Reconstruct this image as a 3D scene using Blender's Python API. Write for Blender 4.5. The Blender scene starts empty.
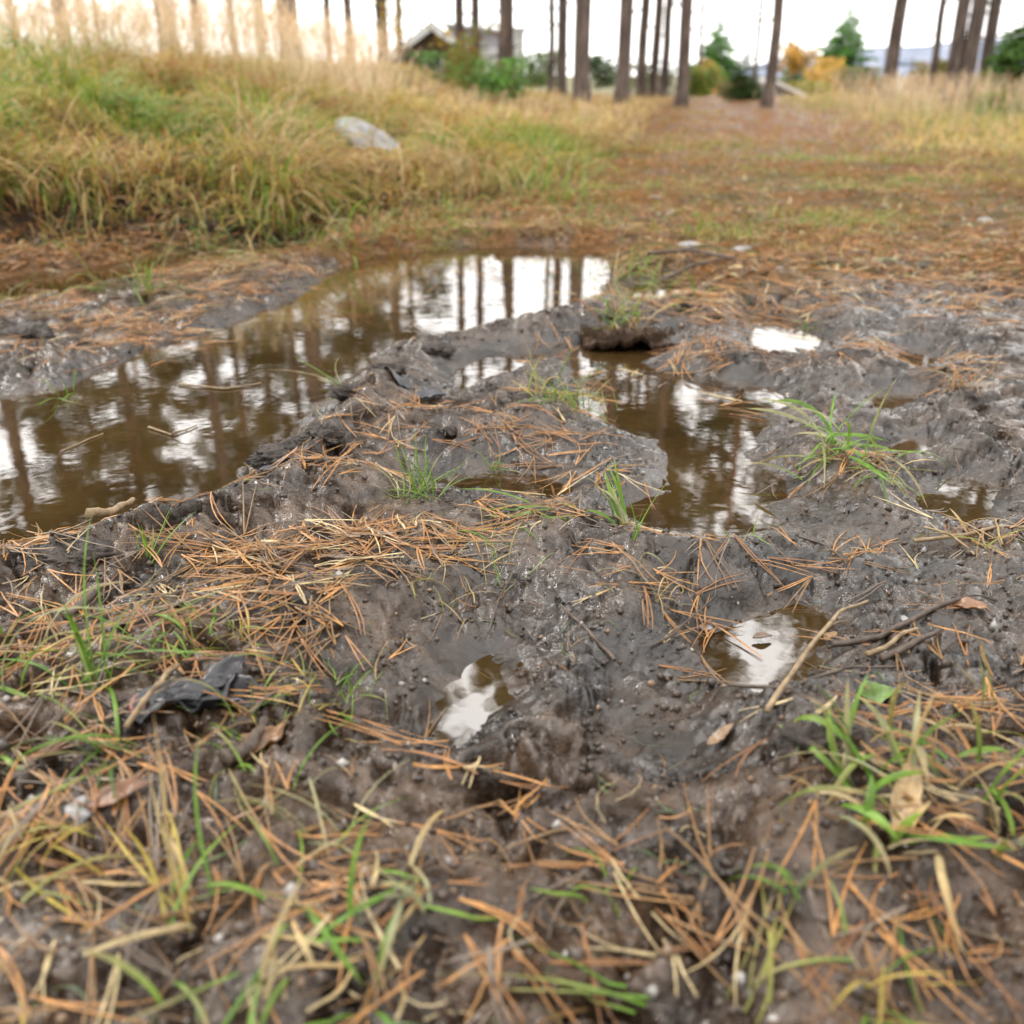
import bpy, math, random
import numpy as np
C = bpy.context.scene.collection
rng = np.random.default_rng(7)
random.seed(7)

# ------------------------------------------------------------------ camera
CAM_H = 0.45; PITCH = math.radians(24.0); FPX = 983.0
cd = bpy.data.cameras.new('camera'); cam = bpy.data.objects.new('camera', cd); C.objects.link(cam)
cam.location = (0, 0, CAM_H); cam.rotation_euler = (math.pi/2 - PITCH, 0, 0)
cd.sensor_width = 36; cd.lens = FPX/1024*36; cd.clip_start = 0.02; cd.clip_end = 5000
cd.dof.use_dof = True; cd.dof.focus_distance = 0.99; cd.dof.aperture_fstop = 4.6; cd.dof.aperture_blades = 7
bpy.context.scene.camera = cam
# ------------------------------------------------------------------ sky, sun, exposure (overcast)
SUN_EL = math.radians(42); SUN_AZ = math.radians(-60)
w = bpy.data.worlds.new('World'); bpy.context.scene.world = w; w.use_nodes = True
nt = w.node_tree; bg = nt.nodes['Background']
sky = nt.nodes.new('ShaderNodeTexSky'); sky.sky_type = 'NISHITA'; sky.sun_disc = False
sky.sun_elevation = SUN_EL; sky.sun_rotation = SUN_AZ; sky.dust_density = 3.0; sky.air_density = 1.0
hs = nt.nodes.new('ShaderNodeHueSaturation'); hs.inputs['Saturation'].default_value = 0.25
mx = nt.nodes.new('ShaderNodeMix'); mx.data_type = 'RGBA'; mx.inputs[0].default_value = 0.8
mx.inputs[7].default_value = (23.6, 23.2, 22.6, 1)          # the cloud layer
nt.links.new(sky.outputs[0], hs.inputs['Color']); nt.links.new(hs.outputs[0], mx.inputs[6])
nt.links.new(mx.outputs[2], bg.inputs[0]); bg.inputs[1].default_value = 0.1
sl = bpy.data.lights.new('sun', 'SUN'); sun = bpy.data.objects.new('sun', sl); C.objects.link(sun)
sl.energy = 1.5; sl.angle = math.radians(10); sl.color = (1.0, 0.96, 0.9)
sun.rotation_euler = (math.pi/2 - SUN_EL, 0, math.pi - SUN_AZ)
vs = bpy.context.scene.view_settings; vs.view_transform = 'Standard'; vs.look = 'None'; vs.gamma = 1
vs.exposure = 0.72
cy = bpy.context.scene.cycles
cy.max_bounces = 8; cy.transparent_max_bounces = 16; cy.diffuse_bounces = 3; cy.caustics_reflective = False

# ------------------------------------------------------------------ small maths
def ray(px, py):
    a = (px-512)/FPX; b = (512-py)/FPX
    return np.array([a, math.cos(PITCH)+b*math.sin(PITCH), -math.sin(PITCH)+b*math.cos(PITCH)])
def gp(px, py, z=0.0):
    d = ray(px, py); t = (z-CAM_H)/d[2]
    return d[0]*t, d[1]*t
def far(px, Y, z=0.0):          # world x of something seen at column px at distance Y
    return (px-512)/FPX*(Y*math.cos(PITCH)-(z-CAM_H)*math.sin(PITCH))
def zat(py, Y):                 # height seen at row py at distance Y
    d = ray(512, py); return CAM_H + d[2]/d[1]*Y

P = rng.permutation(256); P = np.concatenate([P, P, P])
GA = rng.random(256)*2*np.pi; GX = np.cos(GA); GY = np.sin(GA)
def perlin(x, y, seed=0):
    xi = np.floor(x).astype(np.int64); yi = np.floor(y).astype(np.int64)
    xf = x-xi; yf = y-yi
    u = xf*xf*xf*(xf*(xf*6-15)+10); v = yf*yf*yf*(yf*(yf*6-15)+10)
    def g(ix, iy, dx, dy):
        h = P[(P[(ix+seed*17) & 255] + iy) & 255]
        return GX[h]*dx + GY[h]*dy
    a = g(xi, yi, xf, yf); b = g(xi+1, yi, xf-1, yf)
    c = g(xi, yi+1, xf, yf-1); d = g(xi+1, yi+1, xf-1, yf-1)
    return ((a+u*(b-a)) + v*((c+u*(d-c))-(a+u*(b-a))))*1.5
def fbm(x, y, f, octs=4, seed=0, gain=0.5):
    r = 0; a = 1
    for i in range(octs):
        r = r + a*perlin(x*f+i*7.3, y*f-i*3.1, seed+i); f *= 2.03; a *= gain
    return r
def sst(a, b, x):
    t = np.clip((x-a)/(b-a), 0, 1); return t*t*(3-2*t)
def smin(a, b, k):
    h = np.clip(0.5+0.5*(b-a)/k, 0, 1); return b+(a-b)*h-k*h*(1-h)
def sdf_poly(x, y, poly):
    p = np.array(poly); n = len(p)
    d = np.full(x.shape, 1e9); s = np.ones(x.shape)
    for i in range(n):
        a = p[i]; b = p[i-1]; e = b-a
        wx = x-a[0]; wy = y-a[1]
        t = np.clip((wx*e[0]+wy*e[1])/(e@e), 0, 1)
        d = np.minimum(d, (wx-e[0]*t)**2+(wy-e[1]*t)**2)
        c1 = y >= a[1]; c2 = y < b[1]; c3 = e[0]*wy > e[1]*wx
        flip = (c1 & c2 & c3) | (~c1 & ~c2 & ~c3)
        s = np.where(flip, -s, s)
    return s*np.sqrt(d)
def d_line(x, y, pts):
    d = np.full(x.shape, 1e9)
    for a, b in zip(pts[:-1], pts[1:]):
        a = np.array(a); e = np.array(b)-a
        wx = x-a[0]; wy = y-a[1]; t = np.clip((wx*e[0]+wy*e[1])/(e@e), 0, 1)
        d = np.minimum(d, (wx-e[0]*t)**2+(wy-e[1]*t)**2)
    return np.sqrt(d)

# ------------------------------------------------------------------ puddles (outlines as plan shapes on the ground)
PUD = [
 ('long brown puddle filling the left wheel rut', [(-260,470),(-120,425),(0,398),(60,388),(110,366),(180,342),(250,318),(300,296),(330,274),(352,262),(400,252),(470,247),(530,247),(585,247),(612,256),(606,290),(585,306),(540,318),(490,328),(440,340),(400,346),(372,358),(345,380),(318,404),(288,432),(262,458),(236,482),(205,500),(160,516),(110,530),(60,545),(0,556),(-120,580),(-260,620)]),
 ('narrow dark ditch water between mud spit and grassy bank', [(-200,292),(0,278),(60,270),(140,258),(220,248),(300,240),(322,244),(300,258),(240,264),(190,270),(110,284),(50,296),(0,306),(-200,340)]),
 ('small sky-bright pool behind the central mud', [(440,388),(452,366),(490,352),(545,350),(552,362),(512,374),(478,388),(455,394)]),
 ('branching brown puddle right of the mud slab', [(570,372),(640,362),(690,378),(760,380),(778,398),(762,425),(752,452),(772,470),(792,494),(790,526),(745,540),(696,543),(636,536),(628,508),(655,480),(674,458),(655,440),(612,430),(585,414),(572,395)]),
 ('white reflecting puddle near the right of the far mud', [(752,330),(762,314),(784,318),(792,330),(800,338),(808,330),(822,342),(830,354),(812,358),(800,350),(788,362),(776,352),(760,360),(750,348)]),
 ('pale puddle beside the forked twig', [(694,652),(714,628),(752,612),(790,602),(830,620),(826,658),(796,676),(766,684),(738,692),(702,676)]),
 ('small puddle at the right edge beyond bare mud', [(916,492),(944,476),(980,478),(1008,492),(1006,512),(964,522),(930,514)]),
 ('slit shaped puddle in the hoof print at the centre', [(434,732),(440,694),(466,664),(498,638),(534,638),(530,670),(508,692),(488,714),(464,734)]),
 ('tiny brown puddle on the far right mud', [(904,362),(914,348),(928,354),(938,366),(918,370)]),
 ('small brown puddle above the green grass clump', [(852,402),(880,392),(912,396),(906,410),(872,414)]),
 ('thin brown pool beside the green grass clump', [(872,446),(900,438),(926,446),(918,456),(888,456)]),
 ('shallow pool under the torn turf edge', [(560,352),(600,338),(664,340),(668,356),(630,366),(580,368)]),
 ('shallow film of water left of the mud slab', [(440,482),(500,470),(560,476),(600,492),(560,500),(500,496),(462,494)]),
 ('bright sliver of water at the near puddle bank', [(160,506),(186,484),(216,478),(226,486),(208,500),(176,512)]),
 ('grass-edged shallow puddle behind the torn turf', [(612,300),(640,284),(680,276),(700,286),(676,300),(640,310)]),
]
PUDW = [(n, [gp(*p) for p in poly]) for n, poly in PUD]
def pudsdf(x, y, each=False):
    wx = x+0.022*fbm(x, y, 9, 3, 40, .4); wy = y+0.022*fbm(x, y, 9, 3, 50, .4)
    L = [sdf_poly(wx, wy, p) for _, p in PUDW]
    if each: return L
    r = L[0]
    for q in L[1:]: r = np.minimum(r, q)
    return r
RIDGE = [gp(*p, z=0.02) for p in [(-150,630),(0,588),(60,570),(112,552),(200,522),(250,494),(290,462),(330,425),(362,394),(400,372),(460,352),(540,336),(600,322)]]
TOEX = np.array([-60, -8, -2.2, -1.5, -1.0, -0.4, 0.0, 0.4, 0.9, 1.6, 3.0, 6, 60])
TOEY = np.array([3.2, 2.85, 2.58, 2.62, 2.78, 3.12, 3.65, 4.5, 6.8, 11.0, 19, 40, 400])
HBX = np.array([-60, -1.5, -0.9, -0.3, 0.9, 2.0, 60]); HBY = np.array([0.46, 0.43, 0.28, 0.16, 0.07, 0.0, 0.0])
def bank_s(x, y):
    t = np.interp(x, TOEX, TOEY); sl = (np.interp(x+.1, TOEX, TOEY)-np.interp(x-.1, TOEX, TOEY))/.2
    return (y-t)/np.sqrt(1+sl*sl)
# bumps: px, py, radius x, radius y (m), rotation, amplitude
BUMPS = [(610,470,.10,.05,.2,.014),(700,350,.14,.10,0,.02),(250,640,.16,.1,.4,.02),(330,500,.07,.08,.3,.02),
 (560,560,.2,.09,-.2,.014),(740,560,.10,.07,.2,.008),(640,600,.08,.04,.3,.02),(600,720,.06,.09,-.5,-.016),(680,740,.05,.07,.3,-.024),
 (790,745,.06,.06,0,.026),(860,840,.12,.06,.2,.02),(390,740,.05,.09,-.5,-.014),(330,760,.05,.07,0,.014),(450,560,.2,.06,0,.012),
 (890,330,.09,.1,0,-.012),(930,600,.2,.10,0,-.006),(400,430,.1,.08,0,.015),(520,420,.08,.08,0,.012),(840,480,.09,.05,.2,.024),
 (960,440,.12,.1,.1,.006),(960,540,.1,.05,0,-.01),(150,310,.35,.25,0,-.012),(60,330,.3,.2,0,-.008),(480,400,.06,.03,0,-.01),(880,430,.06,.05,0,-.01),(545,690,.03,.07,-.6,.018),(430,660,.03,.08,-.6,.014),(740,700,.05,.02,.3,.006),(660,680,.04,.1,.5,-.01),
 (420,930,.13,.05,0,.01),(760,930,.06,.05,0,.014),(640,950,.05,.05,0,-.012),(190,800,.1,.08,0,.012)]
BW = [(gp(a, b, .02), c, d, r, h) for a, b, c, d, r, h in BUMPS]
STROKES = [([(395,745),(428,684),(498,626),(560,598)],.012,.013),([(545,728),(560,692),(605,655)],.013,.014),([(640,705),(660,645),(692,600)],.014,.013),
 ([(700,765),(716,722),(732,688)],.014,.018),([(330,745),(350,690),(385,640)],.018,-.016),([(610,765),(645,705)],.018,-.014),([(860,565),(930,530),(1010,520)],.016,.008),
 ([(650,345),(760,372),(850,385)],.02,.012),([(860,305),(900,350),(930,420),(965,470)],.04,-.016),([(820,330),(850,380),(880,430)],.018,.016),([(970,330),(990,390),(1020,450)],.022,.016),
 ([(430,640),(520,590),(600,560)],.02,.012),([(240,600),(330,560),(420,540)],.02,.010),([(770,760),(860,720),(960,690)],.022,-.012),([(380,860),(480,830),(600,840)],.02,.010),([(620,880),(740,860),(830,870)],.02,-.014),
 ([(480,720),(520,700),(548,672)],.007,.010),([(450,745),(455,700),(480,664)],.006,-.006),([(590,640),(640,620),(700,640)],.01,.010)]
STROKES = [([gp(*p, z=.02) for p in a], b, c) for a, b, c in STROKES]
SMOOTH = [gp(905,590), gp(620,650), gp(900,320), gp(690,720), gp(560,470), gp(480,585)]
SMR = [.16, .08, .16, .07, .1, .06]

def H(x, y, full=False):
    x = np.asarray(x, float); y = np.asarray(y, float)
    s = bank_s(x, y)
    near = (y < 7) & (y > -3) & (np.abs(x) < 7)
    base = 0.028 + 0.010*fbm(x, y, 1.7, 2, 3) + 0.02*fbm(x*.3, y*.3, 1, 2, 9)
    hb = np.interp(x, HBX, HBY)
    bank = hb*(0.70*sst(-.02, 0.50, s) + .30*sst(.5, 3.2, s)) + hb*.15*sst(3, 9, s)
    bank = bank + sst(0, 1, s)*.035*fbm(x, y, 1.9, 3, 21)
    right = 0.03*sst(0, 3, (x-1.9)-(y-5)*0.33)*sst(5, 9, y)
    farz = -0.012*np.clip(y-17, 0, 60) - 0.05*np.clip(y-77, 0, 200)*np.clip((260-y)/200, 0, 1)
    h = base + bank + right + farz + .03*sst(4, 9, y)*fbm(x, y, .5, 3, 31)
    mudamt = np.ones(x.shape); sd = np.full(x.shape, 9.0)
    if near.any():
        xn = x[near]; yn = y[near]; sn = s[near]
        m = (1-.8*sst(-.05, .25, sn))*(1-.25*sst(2.5, 3.4, yn))
        sm = np.ones(xn.shape)
        for (cx, cyy), r in zip(SMOOTH, SMR):
            sm = np.minimum(sm, sst(.3, 1.25, np.hypot(xn-cx, (yn-cyy)*.8)/r)*.62+.38)
        jx = xn + .012*perlin(xn*22, yn*22, 61); jy = yn + .012*perlin(xn*22, yn*22, 62)
        b1 = np.abs(perlin(jx*9, jy*9, 11))
        b2 = np.abs(perlin(jx*23, jy*23, 12))
        b3 = np.abs(perlin(jx*55, jy*55, 13))
        b4 = np.abs(perlin(xn*120, yn*120, 14))
        rg = 1-np.abs(perlin(xn*6+2*perlin(xn*3, yn*3, 8)*.5, yn*4, 15))*2.2
        patch = sst(-.45, .5, perlin(xn*4.2, yn*4.2, 77))*.75+.25
        rough = (.040*(b1-.18) + .030*(b2-.15)*patch*1.5 + .017*(b3-.15)*patch*1.5 + .0075*(b4-.1)*patch + .0026*perlin(xn*210, yn*210, 16))*sm*m
        rough += .012*np.clip(rg, 0, 1)*sm*m
        b5 = perlin(jx*38, jy*38, 18)
        fine = (.020*(b2-.15) + .017*(b3-.12) + .010*(b4-.1) + .004*b5*patch + .0030*perlin(xn*210, yn*210, 19)+.003*np.abs(perlin(jx*85, jy*85, 29)))*m*(.4+.6*sm)*(.35+.9*patch)
        rough += .004*b5*patch*m
        rough = np.where(rough > 0, .020*np.tanh(rough/.020), rough)
        fine = .95*np.where(fine > 0, .008*np.tanh(fine/.008), fine)
        rd = d_line(xn, yn, RIDGE)
        k = np.exp(-(rd/.042)**2)
        rough += k*(.014 + .04*np.clip(b1, 0, .4) + .024*(b2-.1) + .014*(b3-.1))
        for (cx, cyy), rx, ry, ro, hh in BW:
            dx = xn-cx; dy = yn-cyy; c = math.cos(ro); q = math.sin(ro)
            u = (dx*c+dy*q)/rx; v = (-dx*q+dy*c)/ry
            rough += hh*np.exp(-(u*u+v*v))*1.0
        hn = h[near] + rough
        for pl, wd, am in STROKES:
            bx = (np.abs(xn-pl[0][0]) < .9) & (np.abs(yn-pl[0][1]) < .9)
            dd = d_line(jx[bx]+.01*b1[bx], jy[bx], pl); rough[bx] += am*np.exp(-(dd/wd)**2)*(.7+.8*b2[bx])
        q = pudsdf(xn, yn)
        hn = np.where(q > 0.0, np.maximum(hn, .006+.3*np.clip(rough, -.01, .02)), hn)
        edge = .32*(q-.006) + 1.5*np.clip(q, 0, .2)**2 + .28*np.clip(rough, -.012, .03) - .001 + fine*sst(-.005, .035, q)
        hn = smin(hn, np.maximum(edge, -.05+.25*rough), .012)
        h[near] = hn; sd[near] = q; mudamt[near] = m
    if full: return h, sd, s
    return h

# ------------------------------------------------------------------ mesh helpers
def mesh_np(name, V, F, mats, cols=None, parent=None, attrs=None, smooth=True, fmat=None):
    me = bpy.data.meshes.new(name)
    V = np.asarray(V, np.float32); F = np.asarray(F, np.int32)
    me.vertices.add(len(V)); me.vertices.foreach_set('co', V.ravel())
    k = F.shape[1]
    me.loops.add(F.size); me.loops.foreach_set('vertex_index', F.ravel())
    me.polygons.add(len(F)); me.polygons.foreach_set('loop_start', np.arange(0, F.size, k, dtype=np.int32))
    me.polygons.foreach_set('loop_total', np.full(len(F), k, np.int32))
    me.polygons.foreach_set('use_smooth', np.full(len(F), smooth, bool))
    for m in (mats if isinstance(mats, (list, tuple)) else [mats]): me.materials.append(m)
    if fmat is not None: me.polygons.foreach_set('material_index', np.asarray(fmat, np.int32))
    if cols is not None:
        ca = me.color_attributes.new('Col', 'FLOAT_COLOR', 'POINT')
        cc = np.ones((len(V), 4), np.float32); cc[:, :cols.shape[1]] = cols
        ca.data.foreach_set('color', cc.ravel())
    for kx, vx in (attrs or {}).items():
        at = me.attributes.new(kx, 'FLOAT', 'POINT'); at.data.foreach_set('value', np.asarray(vx, np.float32))
    me.update(); me.validate()
    o = bpy.data.objects.new(name, me); C.objects.link(o)
    if parent: o.parent = parent
    return o
def tag(o, label=None, cat=None, group=None, kind=None):
    if label: o['label'] = label
    if cat: o['category'] = cat
    if group: o['group'] = group
    if kind: o['kind'] = kind
    return o
def empty(name, loc, rz=0):
    o = bpy.data.objects.new(name, None); C.objects.link(o); o.location = loc; o.rotation_euler = (0, 0, rz)
    o.empty_display_size = .05; return o

# ------------------------------------------------------------------ materials
def newmat(name):
    m = bpy.data.materials.new(name); m.use_nodes = True
    return m, m.node_tree, m.node_tree.nodes['Principled BSDF']
def N(nt, t, **kw):
    n = nt.nodes.new(t)
    for k, v in kw.items(): setattr(n, k, v)
    return n
def noise(nt, scale, detail=4, rough=.6, co=None):
    n = N(nt, 'ShaderNodeTexNoise'); n.inputs['Scale'].default_value = scale; n.inputs['Detail'].default_value = detail
    n.inputs['Roughness'].default_value = rough
    if co: nt.links.new(co, n.inputs['Vector'])
    return n
def ramp(nt, fac, stops):
    r = N(nt, 'ShaderNodeValToRGB'); e = r.color_ramp.elements
    while len(e) < len(stops): e.new(0.5)
    for q, (p, c) in zip(e, stops):
        q.position = p; q.color = (c, c, c, 1) if np.isscalar(c) else (*c, 1)
    nt.links.new(fac, r.inputs[0]); return r
def mixc(nt, f, a, b, mode='MIX'):
    m = N(nt, 'ShaderNodeMix', data_type='RGBA', blend_type=mode)
    if isinstance(f, (int, float)): m.inputs[0].default_value = f
    else: nt.links.new(f, m.inputs[0])
    for s, v in ((6, a), (7, b)):
        if isinstance(v, tuple): m.inputs[s].default_value = (*v, 1)
        else: nt.links.new(v, m.inputs[s])
    return m.outputs[2]
def objco(nt):
    return N(nt, 'ShaderNodeTexCoord').outputs['Object']
def bump(nt, bs, hsocket, strength, dist, prev=None):
    b = N(nt, 'ShaderNodeBump'); b.inputs['Strength'].default_value = strength; b.inputs['Distance'].default_value = dist
    nt.links.new(hsocket, b.inputs['Height'])
    if prev: nt.links.new(prev, b.inputs['Normal'])
    nt.links.new(b.outputs[0], bs.inputs['Normal']); return b.outputs[0]

def ground_mat():
    m, t, b = newmat('wet_mud'); co = objco(t)
    n1 = noise(t, 14, 6, .65, co); n2 = noise(t, 70, 5, .7, co); n3 = noise(t, 330, 3, .6, co)
    r1 = ramp(t, n1.outputs[0], [(.34, (.010, .0053, .0026)), (.49, (.052, .0285, .0145)), (.70, (.15, .089, .050))])
    r2 = ramp(t, n2.outputs[0], [(.3, .4), (.62, 1.25)])
    mud = mixc(t, .8, r1.outputs[0], r2.outputs[0], 'MULTIPLY')
    sp = ramp(t, n3.outputs[0], [(.70, 0.0), (.78, 1.0)])
    spm = N(t, 'ShaderNodeMath', operation='MULTIPLY'); t.links.new(sp.outputs[0], spm.inputs[0]); spm.inputs[1].default_value = .35
    mud = mixc(t, spm.outputs[0], mud, (.22, .16, .11))
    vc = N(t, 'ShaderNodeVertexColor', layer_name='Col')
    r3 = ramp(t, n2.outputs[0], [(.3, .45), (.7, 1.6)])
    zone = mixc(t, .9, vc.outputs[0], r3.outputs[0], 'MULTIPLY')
    za = N(t, 'ShaderNodeAttribute', attribute_name='zone')
    wa = N(t, 'ShaderNodeAttribute', attribute_name='wet')
    soak = ramp(t, wa.outputs['Fac'], [(.10, 1.0), (.45, .55)])
    mud = mixc(t, 1.0, mud, soak.outputs[0], 'MULTIPLY')
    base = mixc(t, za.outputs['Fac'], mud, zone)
    t.links.new(base, b.inputs['Base Color'])
    wa = N(t, 'ShaderNodeAttribute', attribute_name='wet')
    nw = noise(t, 28, 4, .6, co)
    ad = N(t, 'ShaderNodeMath', operation='MULTIPLY_ADD'); t.links.new(nw.outputs[0], ad.inputs[0]); ad.inputs[1].default_value = 1.15
    t.links.new(wa.outputs['Fac'], ad.inputs[2])
    rr = ramp(t, ad.outputs[0], [(.36, .75), (.56, .38), (.85, .12)])
    t.links.new(rr.outputs[0], b.inputs['Roughness'])
    sz = N(t, 'ShaderNodeMapRange'); sz.inputs[3].default_value = .13; sz.inputs[4].default_value = .03
    t.links.new(za.outputs['Fac'], sz.inputs[0]); t.links.new(sz.outputs[0], b.inputs['Specular IOR Level'])
    cw = ramp(t, ad.outputs[0], [(.56, 0.0), (.66, .6), (.85, 1.0)])
    cz = N(t, 'ShaderNodeMath', operation='SUBTRACT'); cz.use_clamp = True; t.links.new(cw.outputs[0], cz.inputs[0]); t.links.new(za.outputs['Fac'], cz.inputs[1])
    t.links.new(cz.outputs[0], b.inputs['Coat Weight']); b.inputs['Coat Roughness'].default_value = .07
    cb = N(t, 'ShaderNodeBump'); cb.inputs['Strength'].default_value = .6; cb.inputs['Distance'].default_value = .005
    t.links.new(n2.outputs[0], cb.inputs['Height']); t.links.new(cb.outputs[0], b.inputs['Coat Normal'])
    p = bump(t, b, n2.outputs[0], .9, .009)
    bump(t, b, n3.outputs[0], 1.0, .005, p)
    return m
def water_mat():
    m, t, b = newmat('puddle_water'); out = t.nodes['Material Output']; t.nodes.remove(b); co = objco(t)
    fr = N(t, 'ShaderNodeFresnel'); fr.inputs[0].default_value = 1.34
    tr = N(t, 'ShaderNodeBsdfTransparent'); tr.inputs[0].default_value = (.62, .44, .24, 1)
    di = N(t, 'ShaderNodeBsdfDiffuse')
    nm = noise(t, 5, 4, .6, co); rc = ramp(t, nm.outputs[0], [(.3, (.040, .022, .008)), (.7, (.115, .068, .024))])
    t.links.new(rc.outputs[0], di.inputs[0])
    gl = N(t, 'ShaderNodeBsdfGlossy'); gl.inputs['Roughness'].default_value = .015; gl.inputs[0].default_value = (1, 1, 1, 1)
    n = noise(t, 26, 2, .5, co); bu = N(t, 'ShaderNodeBump'); bu.inputs['Strength'].default_value = .12; bu.inputs['Distance'].default_value = .0012
    t.links.new(n.outputs[0], bu.inputs['Height']); t.links.new(bu.outputs[0], gl.inputs['Normal']); t.links.new(bu.outputs[0], fr.inputs['Normal'])
    m1 = N(t, 'ShaderNodeMixShader'); m1.inputs[0].default_value = .5
    t.links.new(tr.outputs[0], m1.inputs[1]); t.links.new(di.outputs[0], m1.inputs[2])
    m2 = N(t, 'ShaderNodeMixShader')
    fm = N(t, 'ShaderNodeMath', operation='MULTIPLY_ADD'); fm.inputs[1].default_value = .70; fm.inputs[2].default_value = .19; fm.use_clamp = True
    t.links.new(fr.outputs[0], fm.inputs[0]); t.links.new(fm.outputs[0], m2.inputs[0])
    t.links.new(m1.outputs[0], m2.inputs[1]); t.links.new(gl.outputs[0], m2.inputs[2])
    t.links.new(m2.outputs[0], out.inputs[0]); return m
def blade_mat(name, rough=.5, transl=.35, spec=.4, nscale=60, var=.35):
    m, t, b = newmat(name); out = t.nodes['Material Output']; co = objco(t)
    vc = N(t, 'ShaderNodeVertexColor', layer_name='Col')
    n = noise(t, nscale, 3, .6, co); r = ramp(t, n.outputs[0], [(.3, 1-var), (.7, 1+var)])
    col = mixc(t, 1.0, vc.outputs[0], r.outputs[0], 'MULTIPLY')
    t.links.new(col, b.inputs['Base Color']); b.inputs['Roughness'].default_value = rough; b.inputs['Specular IOR Level'].default_value = spec
    if transl > 0:
        tl = N(t, 'ShaderNodeBsdfTranslucent'); t.links.new(col, tl.inputs[0])
        ms = N(t, 'ShaderNodeMixShader'); ms.inputs[0].default_value = transl
        t.links.new(b.outputs[0], ms.inputs[1]); t.links.new(tl.outputs[0], ms.inputs[2]); t.links.new(ms.outputs[0], out.inputs[0])
    return m
def solid_mat(name, c1, c2, scale=20, rough=.8, bs=.5, bd=.01, stretch=None, spec=.4):
    m, t, b = newmat(name); co = objco(t)
    if stretch:
        mp = N(t, 'ShaderNodeMapping'); mp.inputs['Scale'].default_value = stretch; t.links.new(co, mp.inputs[0]); co = mp.outputs[0]
    n = noise(t, scale, 6, .65, co); r = ramp(t, n.outputs[0], [(.32, c1), (.68, c2)])
    t.links.new(r.outputs[0], b.inputs['Base Color']); b.inputs['Roughness'].default_value = rough; b.inputs['Specular IOR Level'].default_value = spec
    bump(t, b, n.outputs[0], bs, bd); return m
M_G = ground_mat(); M_W = water_mat()
M_GRASS = blade_mat('grass_blade', .42, .4); M_NEEDLE = blade_mat('dead_pine_needle', .38, .1, .5, 120, .45)
M_STRAW = blade_mat('dry_straw', .6, .45, .2); M_LEAF = blade_mat('foliage', .55, .35, .3, 2, .5)
M_NEEDLES_GREEN = blade_mat('conifer_needles', .7, .3, .1, 1.5, .5)
M_BARK = solid_mat('pine_bark', (.035, .026, .022), (.24, .18, .15), 14, .9, 1.0, .06, (1, 1, .22))
M_BARKU = solid_mat('upper_pine_bark', (.16, .075, .04), (.36, .20, .12), 7, .85, .6, .02, (1, 1, .4))
M_TWIG = solid_mat('wet_twig_bark', (.03, .02, .015), (.11, .08, .06), 120, .5, .6, .002)
M_PALE = solid_mat('pale_split_wood', (.13, .085, .045), (.33, .24, .14), 90, .6, .4, .001, (1, 1, 1))
M_PEAT = solid_mat('black_peat', (.010, .008, .006), (.085, .062, .050), 85, .40, 1.0, .010)
M_ROCK = solid_mat('pale_granite', (.17, .17, .165), (.38, .37, .36), 60, .8, .5, .01)
M_STONE = solid_mat('grey_pebble', (.12, .12, .12), (.38, .37, .36), 200, .55, .4, .002)

# ------------------------------------------------------------------ ground sheet
ys = [0.1]
while ys[-1] < 5: ys.append(ys[-1] + .0011 + .0025*ys[-1])
while ys[-1] < 60: ys.append(ys[-1]*1.018)
while ys[-1] < 950: ys.append(ys[-1]*1.06)
yb = [.1]
st = .03
while yb[-1] > -40: yb.append(yb[-1]-st); st *= 1.15
ys = np.array(yb[:0:-1] + ys)
uc = np.linspace(-.80, .80, 1050); uo = [.82]; st = .0022
while uo[-1] < 7: st *= 1.07; uo.append(uo[-1]+st)
us = np.concatenate([-np.array(uo[:0:-1]), uc, np.array(uo[1:])])
wY = np.where(ys > .1, ys+.35, .45+(.1-ys)*1.2)
GXX = us[None, :]*wY[:, None]; GYY = np.repeat(ys[:, None], len(us), 1)
h, sd, s = H(GXX.ravel(), GYY.ravel(), full=True)
X = GXX.ravel(); Y = GYY.ravel()
nr, nc = GXX.shape
idx = np.arange(nr*nc).reshape(nr, nc)
F = np.stack([idx[:-1, :-1], idx[:-1, 1:], idx[1:, 1:], idx[1:, :-1]], -1).reshape(-1, 4)
def zones(X, Y, s):
    """soil zone weight (0 bare mud, 1 litter or turf soil) and its colour"""
    n = fbm(X, Y, 1.3, 4, 70)
    trail = np.exp(-((X-(.9+.17*Y))/(.55+.10*Y))**2)*sst(4, 9, Y)
    z = np.maximum(sst(1.95, 2.75, Y+.4*n+.10*np.clip(X, -3, 3)), sst(-.12, .15, s+.1*n))
    z = np.maximum(z, .85*sst(-.85, -.35, s+.22*n)*sst(.2, -.5, X))
    z = z*(.5+.5*sst(-.35, .1, fbm(X, Y, 5.5, 3, 91)))
    rb = np.array([.17, .09, .04]); ol = np.array([.13, .11, .045]); tr = np.array([.21, .092, .032])
    k = sst(-.35, .45, fbm(X, Y, 2.2, 4, 80)+.25*sst(0, .6, s))[:, None]
    c = rb*(1-k)+ol*k
    tt = np.clip(trail*1.1, 0, 1)[:, None]; c = c*(1-tt)+tr*tt
    toe_shade = (sst(-.1, .03, s)*sst(.75, .4, s)*sst(.4, -.5, X))[:, None]; c = c*(1-toe_shade)+np.array([.022, .015, .009])*toe_shade  # shade at the bank foot painted in as near-black soil colour
    fg = sst(20, 60, Y)[:, None]; c = c*(1-fg)+np.array([.13, .12, .06])*fg
    return z, c
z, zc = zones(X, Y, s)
wet = .52*np.exp(-np.clip(sd, 0, 1)/.035) + .12*sst(.2, -.3, s) - .25*z
for (cx, cyy), r in zip(SMOOTH, SMR): wet += .33*np.exp(-((X-cx)**2+(Y-cyy)**2)/r**2)
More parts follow.
